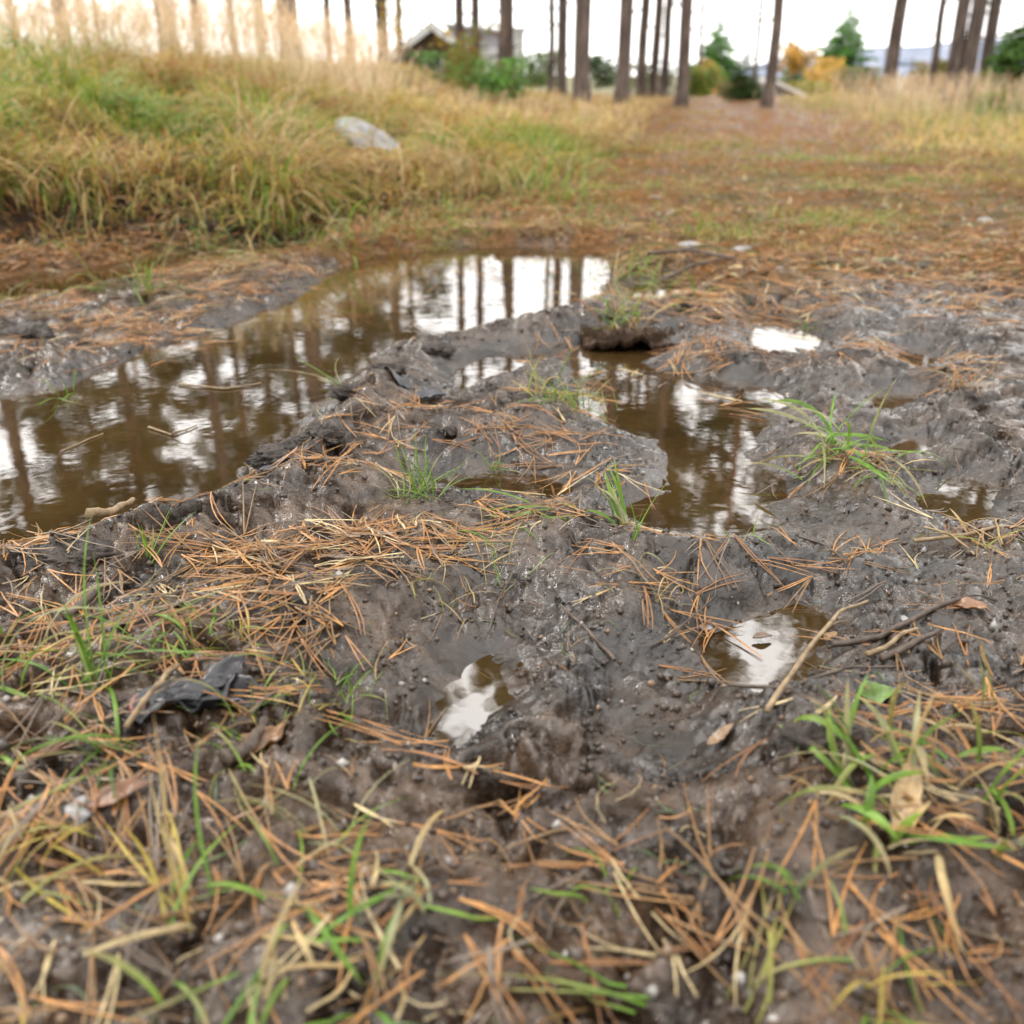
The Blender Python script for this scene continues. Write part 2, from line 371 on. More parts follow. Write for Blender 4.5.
g = mesh_np('ground', np.stack([X, Y, h], 1), F, M_G, zc, attrs={'zone': z, 'wet': wet})
tag(g, 'wet trampled brown mud track running into grassy forest floor', None, None, 'structure')

# sampler of the near ground
RX = np.arange(-3.2, 3.2, .005); RY = np.arange(.1, 7.0, .005)
rxx, ryy = np.meshgrid(RX, RY)
RZ, RSD, _ = H(rxx.ravel(), ryy.ravel(), full=True); RZ = RZ.reshape(rxx.shape); RSD = RSD.reshape(rxx.shape)
def samp(A, x, y):
    fx = np.clip((x-RX[0])/.005, 0, len(RX)-1.001); fy = np.clip((y-RY[0])/.005, 0, len(RY)-1.001)
    i = fx.astype(int); j = fy.astype(int); u = fx-i; v = fy-j
    return A[j, i]*(1-u)*(1-v)+A[j, i+1]*u*(1-v)+A[j+1, i]*(1-u)*v+A[j+1, i+1]*u*v
def hz(x, y):
    x = np.atleast_1d(np.asarray(x, float)); y = np.atleast_1d(np.asarray(y, float))
    inn = (np.abs(x) < 3.19) & (y > .1) & (y < 6.99); r = np.empty(x.shape)
    if inn.any(): r[inn] = samp(RZ, x[inn], y[inn])
    if (~inn).any(): r[~inn] = H(x[~inn], y[~inn])
    return r
def hz0(x, y): return np.maximum(hz(x, y), 0.0005)
def onground(px, py):
    z = .02
    for _ in range(8):
        x, y = gp(px, py, z); z = .5*z+.5*float(hz0(x, y)[0])
    x, y = gp(px, py, z)
    return x, y, float(hz0(x, y)[0])

# ------------------------------------------------------------------ water, one sheet per puddle
cs = .02
wx_, wy_ = np.meshgrid(np.arange(-3.6, 1.4, cs), np.arange(.3, 4.0, cs))
L = np.stack([q.reshape(wx_.shape) for q in pudsdf(wx_.ravel(), wy_.ravel(), True)])
own = L.argmin(0); mn = L.min(0)
for k, (lab, _) in enumerate(PUDW):
    cells = np.argwhere((own == k) & (mn < .035))
    if not len(cells): continue
    keys = {}; V = []; F = []
    for j, i in cells:
        f = []
        for dj, di in ((0, 0), (0, 1), (1, 1), (1, 0)):
            kk = (j+dj, i+di)
            if kk not in keys: keys[kk] = len(V); V.append((-3.6+kk[1]*cs-.01, .3+kk[0]*cs-.01, 0))
            f.append(keys[kk])
        F.append(f)
    tag(mesh_np('puddle_water', V, F, M_W), lab, None, 'rain puddles in the mud track', 'structure')

# ------------------------------------------------------------------ ribbons (blades and needles)
def ribbons(base, az, el, length, width, bend, K, col, fold=.25, clampg=True, twist=0.0, tipc=None, lift=.0015, wprof='blade', azb=None):
    n = len(base); p = base.copy(); V = np.empty((n, K+1, 3, 3)); e = el.copy(); a = az.copy(); sl = (length/K)
    for i in range(K+1):
        t = i/K
        if wprof == 'blade': wv = width*(.62+.55*t)*np.clip(1-t**3.0, .0, 1) if i < K else width*.03
        else: wv = width*(1-.55*t*t)
        if clampg: p[:, 2] = np.maximum(p[:, 2], hz0(p[:, 0], p[:, 1])+lift)
        tw = twist*t if np.isscalar(twist) else twist*t
        d = np.stack([np.cos(a)*np.cos(e), np.sin(a)*np.cos(e), np.sin(e)], 1)
        sx = np.stack([-np.sin(a), np.cos(a), np.zeros(n)], 1)
        up = np.cross(d, sx)*-1
        up = np.where((up[:, 2:3] < 0) & (np.abs(e)[:, None] < 1.2), -up, up)
        sd_ = sx*np.cos(tw)[:, None]+up*np.sin(tw)[:, None] if not np.isscalar(tw) else sx*math.cos(tw)+up*math.sin(tw)
        wv = np.broadcast_to(wv, (n,))[:, None]
        V[:, i, 0] = p-sd_*wv/2; V[:, i, 2] = p+sd_*wv/2; V[:, i, 1] = p+up*wv*fold
        p = p+d*np.broadcast_to(sl, (n,))[:, None]
        e = e-bend/K
        if azb is not None: a = a+azb/K
    V = V.reshape(-1, 3)
    ci = (np.arange(n)*(K+1)*3)[:, None, None]
    f = []
    for i in range(K):
        for j in range(2):
            q = i*3+j; f.append([q, q+1, q+4, q+3])
    F = (ci+np.array(f)[None]).reshape(-1, 4)
    t = np.linspace(0, 1, K+1)[None, :, None, None]
    c0 = col[:, None, None, :]; c1 = c0 if tipc is None else tipc[:, None, None, :]
    cc = (c0*(1-t)+c1*t)*np.ones((n, K+1, 3, 1)); return V, F, cc.reshape(-1, 3)
def join(parts):
    V = []; F = []; Cc = []; o = 0
    for v, f, c in parts: V.append(v); F.append(f+o); Cc.append(c); o += len(v)
    return np.concatenate(V), np.concatenate(F), np.concatenate(Cc)
PAL = {'green': ((.085, .20, .018), (.16, .28, .035)), 'bright': ((.10, .24, .02), (.18, .32, .045)), 'olive': ((.15, .17, .03), (.25, .24, .05)),
       'straw': ((.36, .27, .13), (.52, .41, .22)), 'rust': ((.24, .10, .03), (.36, .17, .05)), 'pale': ((.24, .27, .14), (.34, .34, .2)),
       'yellow': ((.33, .27, .05), (.45, .36, .09)), 'deep': ((.05, .10, .02), (.09, .15, .03)), 'needle': ((.17, .065, .015), (.42, .20, .055)),
       'grey': ((.10, .07, .05), (.20, .15, .11)), 'brown': ((.13, .065, .02), (.24, .125, .035))}
U = lambda a, b, n: rng.uniform(a, b, n)
def colr(names, n, w=None):
    ch = rng.choice(len(names), n, p=w); t = rng.random((n, 1))
    A = np.array([PAL[k][0] for k in names])[ch]; B = np.array([PAL[k][1] for k in names])[ch]
    return A+(B-A)*t
U = lambda a, b, n: rng.uniform(a, b, n)

# needles lying on the ground --------------------------------------------------
def needles(x, y, L, az, pile, col, K=4, width=.0017):
    """each one a pair of needles joined at the base, resting on ground or water"""
    n = len(x); V = []; FF = []
    out = []
    for sgn in (-1, 1):
        spread = sgn*np.abs(rng.normal(.07, .06, n)); a = az+spread; cv = rng.normal(0, .45, n)
        pts = np.empty((n, K+1, 3)); cxx = x.copy(); cyy = y.copy(); aa = a.copy()
        for i in range(K+1):
            pts[:, i, 0] = cxx; pts[:, i, 1] = cyy; pts[:, i, 2] = hz0(cxx, cyy)
            cxx = cxx+np.cos(aa)*L/K; cyy = cyy+np.sin(aa)*L/K; aa = aa+cv/K
        z0 = pts[:, 0, 2]; z1 = pts[:, K, 2]; t = np.linspace(0, 1, K+1)[None]
        line = z0[:, None]*(1-t)+z1[:, None]*t
        over = (pts[:, :, 2]-line).max(1)                      # needles are stiff: bridge the hollows
        pts[:, :, 2] = np.maximum(line+.75*over[:, None], pts[:, :, 2]*.5+(line+over[:, None])*.5)+pile[:, None]+.0004
        tilt = rng.normal(0, .05, n)*np.minimum(pile/.004, 1); pts[:, :, 2] += np.abs(tilt)[:, None]*t*L[:, None]
        sx = np.stack([-np.sin(a), np.cos(a), np.zeros(n)], 1)
        Vv = np.empty((n, K+1, 3, 3)); wd = width*(1-.6*t[0]**3)
        for i in range(K+1):
            Vv[:, i, 0] = pts[:, i]-sx*wd[i]/2; Vv[:, i, 2] = pts[:, i]+sx*wd[i]/2
            Vv[:, i, 1] = pts[:, i]; Vv[:, i, 1, 2] += wd[i]*.45
        ci = (np.arange(n)*(K+1)*3)[:, None, None]
        f = [[i*3+j, i*3+j+1, i*3+j+4, i*3+j+3] for i in range(K) for j in range(2)]
        F = (ci+np.array(f)[None]).reshape(-1, 4)
        cc = (col[:, None, None, :]*np.ones((n, K+1, 3, 1)))
        out.append((Vv.reshape(-1, 3), F, cc.reshape(-1, 3)))
    return join(out)
# clusters of litter: px, py, radius x px, radius y px, count
CLU = [(60,560,80,25,110),(60,640,90,50,330),(60,760,90,60,300),(110,850,110,55,330),(50,960,90,60,280),(230,560,60,22,170),(300,565,90,20,260),
 (390,555,70,20,200),(200,640,80,30,200),(330,640,50,16,110),(280,610,70,22,140),(230,700,60,30,80),(300,800,90,50,90),(260,900,90,50,110),(340,960,110,50,190),
 (480,790,60,25,40),(540,800,60,25,45),(560,880,90,40,50),(650,960,110,45,110),(520,960,60,50,50),(700,900,70,45,60),(800,960,90,45,110),(920,940,90,60,140),(950,820,90,45,210),
 (900,780,60,30,90),(960,720,60,16,60),(1000,700,30,50,60),(440,560,40,20,60),(530,520,60,18,70),(640,600,50,22,50),(620,540,40,12,35),(700,560,30,16,30),(730,470,20,12,15),
 (330,480,40,16,60),(260,470,40,12,40),(380,440,30,16,30),(430,420,50,18,50),(520,440,60,16,70),(560,470,60,14,50),(600,395,50,14,70),(620,370,40,10,70),(700,360,50,14,110),
 (560,340,40,12,30),(640,300,60,14,90),(720,310,60,16,170),(800,300,80,16,170),(900,290,80,14,150),(980,300,60,20,150),(960,370,30,16,60),(860,350,50,14,60),(720,395,30,8,30),
 (640,260,60,12,90),(760,270,90,14,220),(900,260,100,14,250),(1000,250,60,16,150),(150,330,60,10,90),(220,290,60,8,90),(60,350,60,12,60),(280,270,40,6,50),(60,260,80,6,60),
 (840,470,40,14,40),(930,520,50,20,30),(870,560,60,20,30),(720,610,50,30,40),(790,560,50,20,25),(670,660,40,30,20),(1000,540,30,30,30),(450,750,60,40,30),(380,820,50,30,30),(620,680,30,30,6),
 (900,660,60,20,30),(960,610,50,20,20),(180,480,60,20,8),(180,400,90,40,14),(400,300,80,20,12),(700,450,50,30,8),(100,460,80,40,8),(40,300,60,8,110),(120,315,70,8,130),(200,272,60,6,110),(90,250,90,6,160),(230,245,70,5,120),(500,232,80,6,160),(620,235,60,8,140),(760,740,40,30,16),(780,830,50,30,24)]
NX = []; NY = []; NA = []; NP = []
for (a, b, rx, ry, n) in CLU:
    n = int(n*(.12 if b > 740 else (.2 if b > 600 else (.34 if b > 480 else (.6 if b > 330 else 1.0)))))
    qx = rng.normal(0, .62, n)*rx+a; qy = rng.normal(0, .62, n)*ry+b
    main = rng.uniform(0, math.pi)
    for u, v in zip(qx, qy):
        if v < 205: continue
        x, y = gp(u, v, .02); NX.append(x); NY.append(y)
        NA.append(main+rng.normal(0, .75)+(math.pi if rng.random() < .5 else 0)); NP.append(min(.008, rng.exponential(.0028))*min(1, n/60))
# general sprinkling
for _ in range(5200):
    y = rng.uniform(.35, 1.0)**1.0*4.6; x = rng.uniform(-.62, .62)*(y+.35)
    if y < 2.4 and rng.random() > .07: continue
    NX.append(x); NY.append(y); NA.append(rng.uniform(0, 6.28)); NP.append(rng.exponential(.002))
for _ in range(46):                                     # the litter goes on to both sides of what the photo shows
    cy_ = rng.uniform(.3, 2.4); cx_ = rng.choice([-1, 1])*rng.uniform(.62*(cy_+.35), .62*(cy_+.35)+1.4); mn_ = rng.uniform(0, 3.1)
    for _k in range(55):
        NX.append(cx_+rng.normal(0, .13)); NY.append(cy_+rng.normal(0, .10)); NA.append(mn_+rng.normal(0, .8)); NP.append(rng.exponential(.002))
NX = np.array(NX); NY = np.array(NY); NA = np.array(NA); NP = np.array(NP)
q = samp(RSD, np.clip(NX, -3.1, 3.1), np.clip(NY, .12, 6.9))
keep = (NY > .2) & ((q > -.004) | (rng.random(len(NX)) < .10)) & (np.abs(NX) < 3.1)
NX, NY, NA, NP = NX[keep], NY[keep], NA[keep], NP[keep]
order = np.argsort(np.hypot(NX, NY)+np.where(np.abs(NX) > .6*(NY*.91+.18)+.0, 50, 0)+np.where(NY < .34, 50, 0))
NX, NY, NA, NP = [q[order] for q in (NX, NY, NA, NP)]
n = len(NX); NL = rng.normal(.050, .015, n).clip(.014, .082)
NC = colr(['needle', 'brown', 'straw', 'grey'], n, [.55, .26, .08, .11]); NW = .00155
LM = [(185,905,'the yellowing blades at lower left'),(300,965,'the flattened green clump at the bottom'),(415,905,'the broad little leaves at bottom centre'),(590,900,'the curled green leaf at the bottom'),
 (650,995,'the long green blade at the bottom edge'),(790,895,'the curved dark blade at lower right'),(890,800,'the big broad bladed clump'),(1000,1000,'the bottom right corner'),(15,1000,'the bottom left corner'),
 (20,880,'the drooping blades at the left edge'),(80,810,'the grey pebble at lower left'),(205,710,'the black wet leaves'),(460,740,'the slit shaped puddle'),(985,800,'the clump at the right edge'),
 (880,960,'the short green blades at lower right'),(310,820,'the thin green blades below the black leaves'),(700,800,'the mud hollow right of centre'),(540,800,'the bare mud below the slit puddle')]
for i in range(290):
    v, f, c = needles(NX[i:i+1], NY[i:i+1], NL[i:i+1], NA[i:i+1], NP[i:i+1], NC[i:i+1], 5, NW)
    dz = CAM_H-.02; dep = NY[i]*math.cos(PITCH)+dz*math.sin(PITCH)
    px = 512+FPX*NX[i]/dep; py = 512+FPX*(dz*math.cos(PITCH)-NY[i]*math.sin(PITCH))/dep
    where = min(LM, key=lambda q: (q[0]-px)**2+(q[1]-py)**2)[2]
    aa = NA[i] % math.pi; way = 'lying crosswise' if (aa < .6 or aa > 2.54) else ('leaning rightward' if aa < 1.25 else ('leaning leftward' if aa > 1.9 else 'pointing away'))
    hue = 'pale straw' if NC[i][0] > .35 and NC[i][1] > .26 else ('dark brown' if NC[i][0] < .24 else 'orange brown')
    o3 = np.array([NX[i], NY[i], float(hz0(NX[i], NY[i])[0])])
    o = mesh_np('pine_needle', v-o3, f, M_NEEDLE, c); o.location = o3
    tag(o, f'{hue} pine needle pair {way} near {where}', 'pine needle', 'fallen pine needles in the foreground')
v, f, c = needles(NX[290:], NY[290:], NL[290:], NA[290:], NP[290:], NC[290:], 4, NW)
tag(mesh_np('pine_needle_litter', v, f, M_NEEDLE, c), 'orange and brown fallen pine needles scattered over the mud', 'needle litter', None, 'stuff')

# crumbs of bark and soil ------------------------------------------------------
n = 16000
y = .3+rng.random(n)**1.6*3.2; x = rng.uniform(-.62, .62, n)*(y+.3)
q = samp(RSD, x, y); k = q > .004; x = x[k]; y = y[k]; n = len(x)
r = rng.lognormal(-6.35, .5, n).clip(.0006, .006)
ico = np.array([[1, 0, 0], [-1, 0, 0], [0, 1, 0], [0, -1, 0], [0, 0, 1], [0, 0, -1]], float)
icf = np.array([[0, 2, 4], [2, 1, 4], [1, 3, 4], [3, 0, 4], [2, 0, 5], [1, 2, 5], [3, 1, 5], [0, 3, 5]])
V = (ico[None]*rng.uniform(.5, 1.3, (n, 6, 1)))*r[:, None, None]+np.stack([x, y, hz0(x, y)+r*.25], 1)[:, None]
cc = np.array([[.05, .036, .028], [.09, .065, .05], [.2, .13, .08], [.3, .28, .26]])[rng.choice(4, n, p=[.52, .34, .09, .05])]
tag(mesh_np('soil_crumbs', V.reshape(-1, 3), (icf[None]+(np.arange(n)*6)[:, None, None]).reshape(-1, 3), M_NEEDLE, np.repeat(cc, 6, 0)), 'fine dark crumbs of soil and grit on the mud', 'soil crumbs', None, 'stuff')

# short roots and fibres trodden into the mud
n = 5200
y = .3+rng.random(n)**1.5*2.6; x = rng.uniform(-.62, .62, n)*(y+.3)
q = samp(RSD, x, y); k = (q > .003) & (rng.random(n) < .35+.9*fbm(x, y, 6, 2, 33)); x = x[k]; y = y[k]; n = len(x)
V, F, Cc = ribbons(np.stack([x, y, hz0(x, y)], 1), U(0, 6.28, n), U(-.1, .35, n), U(.008, .045, n), U(.0006, .0016, n), U(-.4, 1.2, n), 4, colr(['brown', 'rust', 'straw', 'deep'], n, [.5, .2, .15, .15])*U(.25, 1, (n, 1)), .3, True, azb=rng.normal(0, 1.2, n), lift=.0006, wprof='n')
tag(mesh_np('root_fibres', V, F, M_NEEDLE, Cc), 'short dark roots and plant fibres trodden into the mud', 'plant fibres', None, 'stuff')

# ------------------------------------------------------------------ grass tufts standing in the mud
def tuft(px, py, nb, hgt, pal, label, spread=.012, lean=(0, 0), width=.003, flat=.3, bend=1.2, name='grass_tuft', w=None, az0=None, azs=None, K=8, group='grass tufts rooted in the mud'):
    bx, by, bz = onground(px, py)
    n = nb; spread *= .8
    base = np.stack([bx+rng.normal(0, spread, n), by+rng.normal(0, spread, n), np.zeros(n)], 1)
    base[:, 2] = hz0(base[:, 0], base[:, 1])-.003
    az = U(0, 6.28, n) if az0 is None else rng.normal(az0, azs, n)
    el = np.where(rng.random(n) < flat, U(.1, .6, n), U(.8, 1.5, n))
    ln = hgt*U(.45, 1.15, n)
    col = colr(pal, n, w); tip = col*np.array([1.15, 1.0, .8])
    d = rng.random(n) < .3; tip[d] = np.array(PAL['straw'][0])
    V, F, Cc = ribbons(base, az, el, ln, width*.82*U(.5, 1.25, n), bend*U(.3, 1.5, n), K, col, .22, True, U(-1.2, 1.2, n), tip, azb=rng.normal(0, .5, n))
    if n > 8:                                              # dead sheaths round the foot
        m = n//3+2; b2 = base[rng.integers(0, n, m)]+rng.normal(0, spread*.25, (m, 3))*np.array([1, 1, 0])
        V2, F2, C2 = ribbons(b2, U(0, 6.28, m), U(.05, .8, m), hgt*U(.2, .6, m), width*.6*U(.4, 1.1, m), U(.3, 2, m), 5, colr(['straw', 'rust', 'brown'], m, [.45, .3, .25])*.8, .25, True, U(-1, 1, m))
        V, F, Cc = join([(V, F, Cc), (V2, F2, C2)])
    o3 = np.array([bx, by, bz])
    o = mesh_np(name, V-o3, F, M_GRASS, Cc); o.location = o3
    return tag(o, label, 'grass tuft', group)
T = [
 (150,292,26,.15,['bright','green','straw'],'bright green grass tuft upright on the mud spit', dict(width=.005, bend=.9, spread=.02)),
 (100,292,7,.12,['green'],'single arching green blades left of the tuft on the spit', dict(width=.006, bend=2.5, az0=3.0, azs=.3, flat=.6)),
 (262,262,34,.20,['pale','straw','green'],'pale flattened grass tuft fanned over the ditch edge', dict(width=.005, spread=.05, flat=.7, az0=2.9, azs=.7)),
 (345,243,30,.16,['bright','green','pale'],'green grass tuft drooping at the far puddle corner', dict(width=.006, spread=.06, flat=.6)),
 (395,232,26,.14,['bright','pale','straw'],'green grass tuft between two dark clods at far bank', dict(width=.005, spread=.06, flat=.5)),
 (455,215,26,.15,['green','olive'],'olive green tuft on the far bank above the water', dict(width=.006, spread=.06)),
 (556,205,44,.22,['bright','green'],'large bright green tuft beside the far puddle end', dict(width=.007, spread=.06, bend=1.0)),
 (520,190,26,.18,['green','olive'],'green tuft just left of the large bright tuft', dict(width=.006, spread=.05)),
 (620,318,50,.10,['bright','green','straw','rust'],'green and rusty grass clump on the torn turf edge', dict(width=.0045, spread=.03, w=[.35,.3,.15,.2])),
 (640,275,40,.10,['green','bright','straw'],'low green clump behind the torn turf edge', dict(width=.005, spread=.05, flat=.6)),
 (560,402,44,.075,['bright','green','yellow'],'green grass tuft between pools at the centre', dict(width=.0034, spread=.022, w=[.45,.3,.25])),
 (590,412,26,.06,['green','deep','straw'],'darker low tuft touching water right of centre tuft', dict(width=.003, spread=.02)),
 (425,498,28,.075,['bright','green'],'small sharp bright green tuft on mud left of centre', dict(width=.0028, spread=.012, bend=.9)),
 (494,470,12,.035,['bright'],'tiny green tuft above the shallow film of water', dict(width=.002, spread=.006)),
 (400,498,10,.05,['bright','pale'],'tiny sparse blades left of the small sharp tuft', dict(width=.002, spread=.01, flat=.7)),
 (620,522,9,.075,['pale','bright'],'broad pale green blades bent over beside the brown puddle', dict(width=.007, spread=.01, az0=2.3, azs=.35, flat=.2, bend=.8)),
 (637,540,3,.065,['bright'],'single upright green blade at the puddle corner', dict(width=.004, spread=.003, bend=.2, flat=0)),
 (560,512,9,.10,['pale','green'],'long pale blades lying left of the brown puddle', dict(width=.005, spread=.02, az0=3.1, azs=.3, flat=1)),
 (500,545,26,.045,['bright','pale','straw'],'fine short grass among needles below centre', dict(width=.0018, spread=.03, flat=.5)),
 (655,600,10,.06,['straw','pale'],'loose loop of pale straw on the central mud', dict(width=.0018, spread=.012, bend=3.5)),
 (845,455,30,.12,['green','bright','pale'],'broad leaved green clump lying on the right mud', dict(width=.0075, spread=.03, flat=.8, bend=1.3)),
 (880,478,16,.09,['green','straw'],'trailing green blades at the foot of the broad leaved clump', dict(width=.004, spread=.02, flat=.8)),
 (965,385,30,.06,['rust','straw'],'dead orange grass tuft on the far right mud', dict(width=.003, spread=.02)),
 (1000,545,10,.08,['olive','straw'],'olive blades lying at the right edge', dict(width=.004, spread=.02, flat=.9)),
 (890,812,30,.066,['green','pale','straw','bright'],'big broad bladed grass clump in the right foreground', dict(width=.0075, spread=.035, flat=.35, w=[.35,.15,.1,.4])),
 (985,790,24,.075,['green','straw','olive'],'broad bladed clump at the right edge foreground', dict(width=.006, spread=.03, flat=.4)),
 (850,780,5,.07,['bright','pale'],'two broad crossing blades left of the big right clump', dict(width=.008, spread=.006, az0=2.4, azs=.3, flat=0, bend=.4)),
 (992,712,3,.12,['olive'],'tall thin stem rising at the right edge', dict(width=.0022, spread=.004, flat=0, bend=.25)),
 (880,975,12,.09,['green','yellow'],'short green blades near the bottom right corner', dict(width=.004, spread=.02)),
 (100,690,16,.11,['bright','green'],'upright green tuft at left among rusty needles', dict(width=.004, spread=.01, flat=.3, bend=.8)),
 (20,690,16,.13,['pale','bright','yellow'],'broad pale green blades arching in from the left edge', dict(w=[.3,.5,.2], width=.0055, spread=.03, az0=.3, azs=.5, flat=.6, bend=1.4)),
 (180,640,16,.06,['bright','green'],'short bright blades above the black dead leaves', dict(width=.003, spread=.02)),
 (150,560,8,.06,['bright'],'thin upright green blades beside the near clod', dict(width=.003, spread=.006, flat=0, bend=.4)),
 (235,640,22,.04,['bright','yellow'],'low yellow green sprouts among needles left of centre', dict(width=.002, spread=.02, flat=.6)),
 (270,715,30,.035,['bright','yellow'],'mossy green sprouts right of the black leaves', dict(width=.002, spread=.02, flat=.6)),
 (340,700,26,.035,['bright','green'],'mossy green sprouts beside the hoof print', dict(width=.002, spread=.022, flat=.6)),
 (120,760,14,.09,['green','deep'],'dark green blades bending over needles lower left', dict(width=.0045, spread=.012, flat=.5)),
 (185,905,12,.13,['yellow','straw','green'],'long yellowing blades crossing in the lower left', dict(width=.005, spread=.01, flat=.3, bend=.6, az0=1.9, azs=.5)),
 (20,890,16,.12,['yellow','straw','olive'],'yellow drooping blades at the lower left edge', dict(width=.006, spread=.03, flat=.6, az0=.3, azs=.5)),
 (310,820,14,.07,['bright','pale'],'thin green blades on needles below the black leaves', dict(width=.003, spread=.02)),
 (300,965,30,.08,['bright','green','straw'],'flattened green clump at the bottom left of centre', dict(width=.006, spread=.035, flat=.9)),
 (415,905,8,.07,['green','pale'],'small broad leaves rising at the bottom centre', dict(width=.006, spread=.008, flat=.3, bend=1.3)),
 (590,900,4,.055,['green'],'curled green leaf right of bottom centre', dict(width=.006, spread=.008, flat=.3, bend=2.2)),
 (640,995,4,.14,['bright','yellow'],'long green blade lying across the bottom edge', dict(width=.0055, spread=.006, az0=3.1, azs=.1, flat=1, bend=.6)),
 (790,895,5,.07,['deep','green'],'curved dark blade left of the right needle pile', dict(width=.005, spread=.004, flat=0, bend=2.0)),
 (760,1000,6,.10,['pale','olive'],'pale arching blade in the bottom right', dict(width=.004, spread=.01, az0=.9, azs=.3, flat=.8)),
 (340,385,7,.10,['bright','pale'],'long green blades leaning over the puddle ridge', dict(width=.0035, spread=.01, az0=2.4, azs=.25, flat=.9, bend=.3)),
 (735,540,6,.04,['pale','green'],'tiny pale blades below the brown puddle', dict(width=.003, spread=.01)),
 (300,238,30,.13,['bright','green','pale'],'fresh green tuft over the ditch end near the long puddle', dict(width=.005, spread=.06, flat=.6)),
 (432,240,24,.11,['bright','yellow','green'],'yellow green tuft dipping into the far side of the long puddle', dict(width=.005, spread=.05, flat=.6)),
 (195,243,26,.13,['green','straw','bright'],'mixed green and straw tuft behind the ditch water', dict(width=.005, spread=.06, flat=.5)),
 (60,250,26,.13,['olive','green','straw'],'olive and straw tuft at the far left foot of the bank', dict(width=.005, spread=.06, flat=.5)),
 (590,222,24,.11,['bright','green','straw'],'low green tuft beyond the bright right end of the long puddle', dict(width=.005, spread=.05, flat=.5)),
 (690,300,26,.07,['bright','green','rust'],'low green tuft among needles left of the white reflecting puddle', dict(width=.004, spread=.04, flat=.6)),
 (20,300,14,.10,['olive','green'],'olive blades in the ditch at the far left', dict(width=.004, spread=.06, flat=.7)),
 (70,395,8,.05,['green'],'few short blades on the left mud spit', dict(width=.003, spread=.02)),
 (810,330,10,.04,['olive','green'],'faint low blades by the white puddle', dict(width=.003, spread=.02, flat=.7)),
 (240,760,10,.06,['green','olive'],'thin olive blades beside the curled brown bark', dict(width=.003, spread=.02)),
 (450,600,16,.05,['olive','straw'],'thin olive blades on smooth mud at the centre', dict(width=.0016, spread=.03, flat=.9)),
]
for a in T:
    if a[1] > 850: a = a[:3]+(a[3]*.72,)+a[4:6]+(dict(a[6], flat=max(.6, a[6].get('flat', .3)), width=a[6].get('width', .003)*.8),)
    tuft(*a[:6], **a[6])

# ------------------------------------------------------------------ turf on the banks and sparse field grass (uncountable)
BOUX = far(372, 4.25, .3)
def field(n, xr, yr, dens, hgt, width, pal, w, K=4, bendm=1.0, mat=None, name='turf', lab='', seed=0, clump=.5, bright=1.0, tall=0):
    x = []; y = []
    while len(x) < n:
        m = n*3; yy = yr[0]+(yr[1]-yr[0])*rng.random(m)**1.35; xx = rng.uniform(xr[0], xr[1], m)
        ok = (np.abs(xx) < .66*(yy+.7)) & (rng.random(m) < dens(xx, yy)) & ~((np.abs(xx-BOUX) < .13) & (yy > 3.75) & (yy < 4.35))
        x += list(xx[ok]); y += list(yy[ok])
    x = np.array(x[:n]); y = np.array(y[:n])
    # gather into tufts
    tx = x+.05*perlin(x*7, y*7, seed+1); ty = y+.05*perlin(x*7, y*7, seed+2)
    base = np.stack([tx, ty, hz(tx, ty)-.01], 1)
    cl = fbm(tx, ty, 2.3, 3, seed+3); cl2 = fbm(tx, ty, .9, 3, seed+5)
    az = perlin(tx*2.2, ty*2.2, seed+4)*5+rng.normal(0, 1.1, n)
    ln = hgt*U(.5, 1.25, n)*(1+clump*np.clip(cl, -.7, .9))
    el = U(.75, 1.5, n)
    # colour follows patches of greener or drier turf
    k = np.clip(cl2*1.3+rng.normal(0, .35, n)+.45, 0, .999)
    cols = np.array([(np.array(PAL[p][0])+np.array(PAL[p][1]))/2 for p in pal]); cw = np.cumsum(w)/np.sum(w)
    ch = np.searchsorted(cw, k*.5+.5*rng.random(n)).clip(0, len(pal)-1)
    col = cols[ch]*U(.75, 1.25, (n, 1))[:, :]*bright if False else cols[ch]*rng.uniform(.75, 1.25, (n, 1))*bright
    wd = width*(.7+.18*ty)*U(.6, 1.3, n)
    V, F, Cc = ribbons(base, az, el, ln, wd, bendm*U(.4, 1.9, n), K, col, .2, False, U(-1, 1, n), col*np.array([1.25, 1.1, .9]))
    o = mesh_np(name, V, F, mat or M_GRASS, Cc)
    return tag(o, lab, 'grass', None, 'stuff')
def db(x, y): return sst(.0, .35, bank_s(x, y))
field(36000, (-6.5, 1.4), (2.85, 6.2), lambda x, y: db(x, y)*(1-.5*sst(0, 1, x))*(.35+.65*sst(-.35, .25, fbm(x, y, 3.1, 3, 61))), .13, .0034, ['rust','straw','yellow','olive','green','bright'], [.14,.12,.22,.24,.16,.12], 5, 1.8, bright=1.0, name='bank_grass', lab='thick green, yellow and straw coloured grass covering the left bank', seed=100, clump=1.0)
field(15000, (-6.5, 1.0), (2.85, 6.2), lambda x, y: db(x, y+.1)*(1-.5*sst(0, 1, x))*sst(.0, .5, fbm(x, y, 1.7, 3, 66)), .25, .0030, ['straw','rust','straw','yellow','bright','green'], [.2,.12,.16,.14,.16,.22], 7, 2.2, name='tussock_grass', lab='long arching grass tussocks on the left bank, straw and green', seed=110, clump=1.0, bright=.95)
field(20000, (-6.5, .8), (2.95, 6.2), lambda x, y: db(x, y), .05, .006, ['deep','olive','rust','brown','deep'], [.3,.2,.2,.15,.15], 3, 1.0, name='bank_moss', lab='dark moss and dead leaves under the bank grass', seed=115, clump=.6)
field(16000, (-9, 5), (6, 20), lambda x, y: db(x, y), .15, .0035, ['straw','rust','straw','yellow','olive','green'], [.28,.1,.28,.16,.12,.06], 4, 1.2, name='upper_bank_grass', lab='dry yellow grass on the top of the left bank', seed=120, bright=1.3)
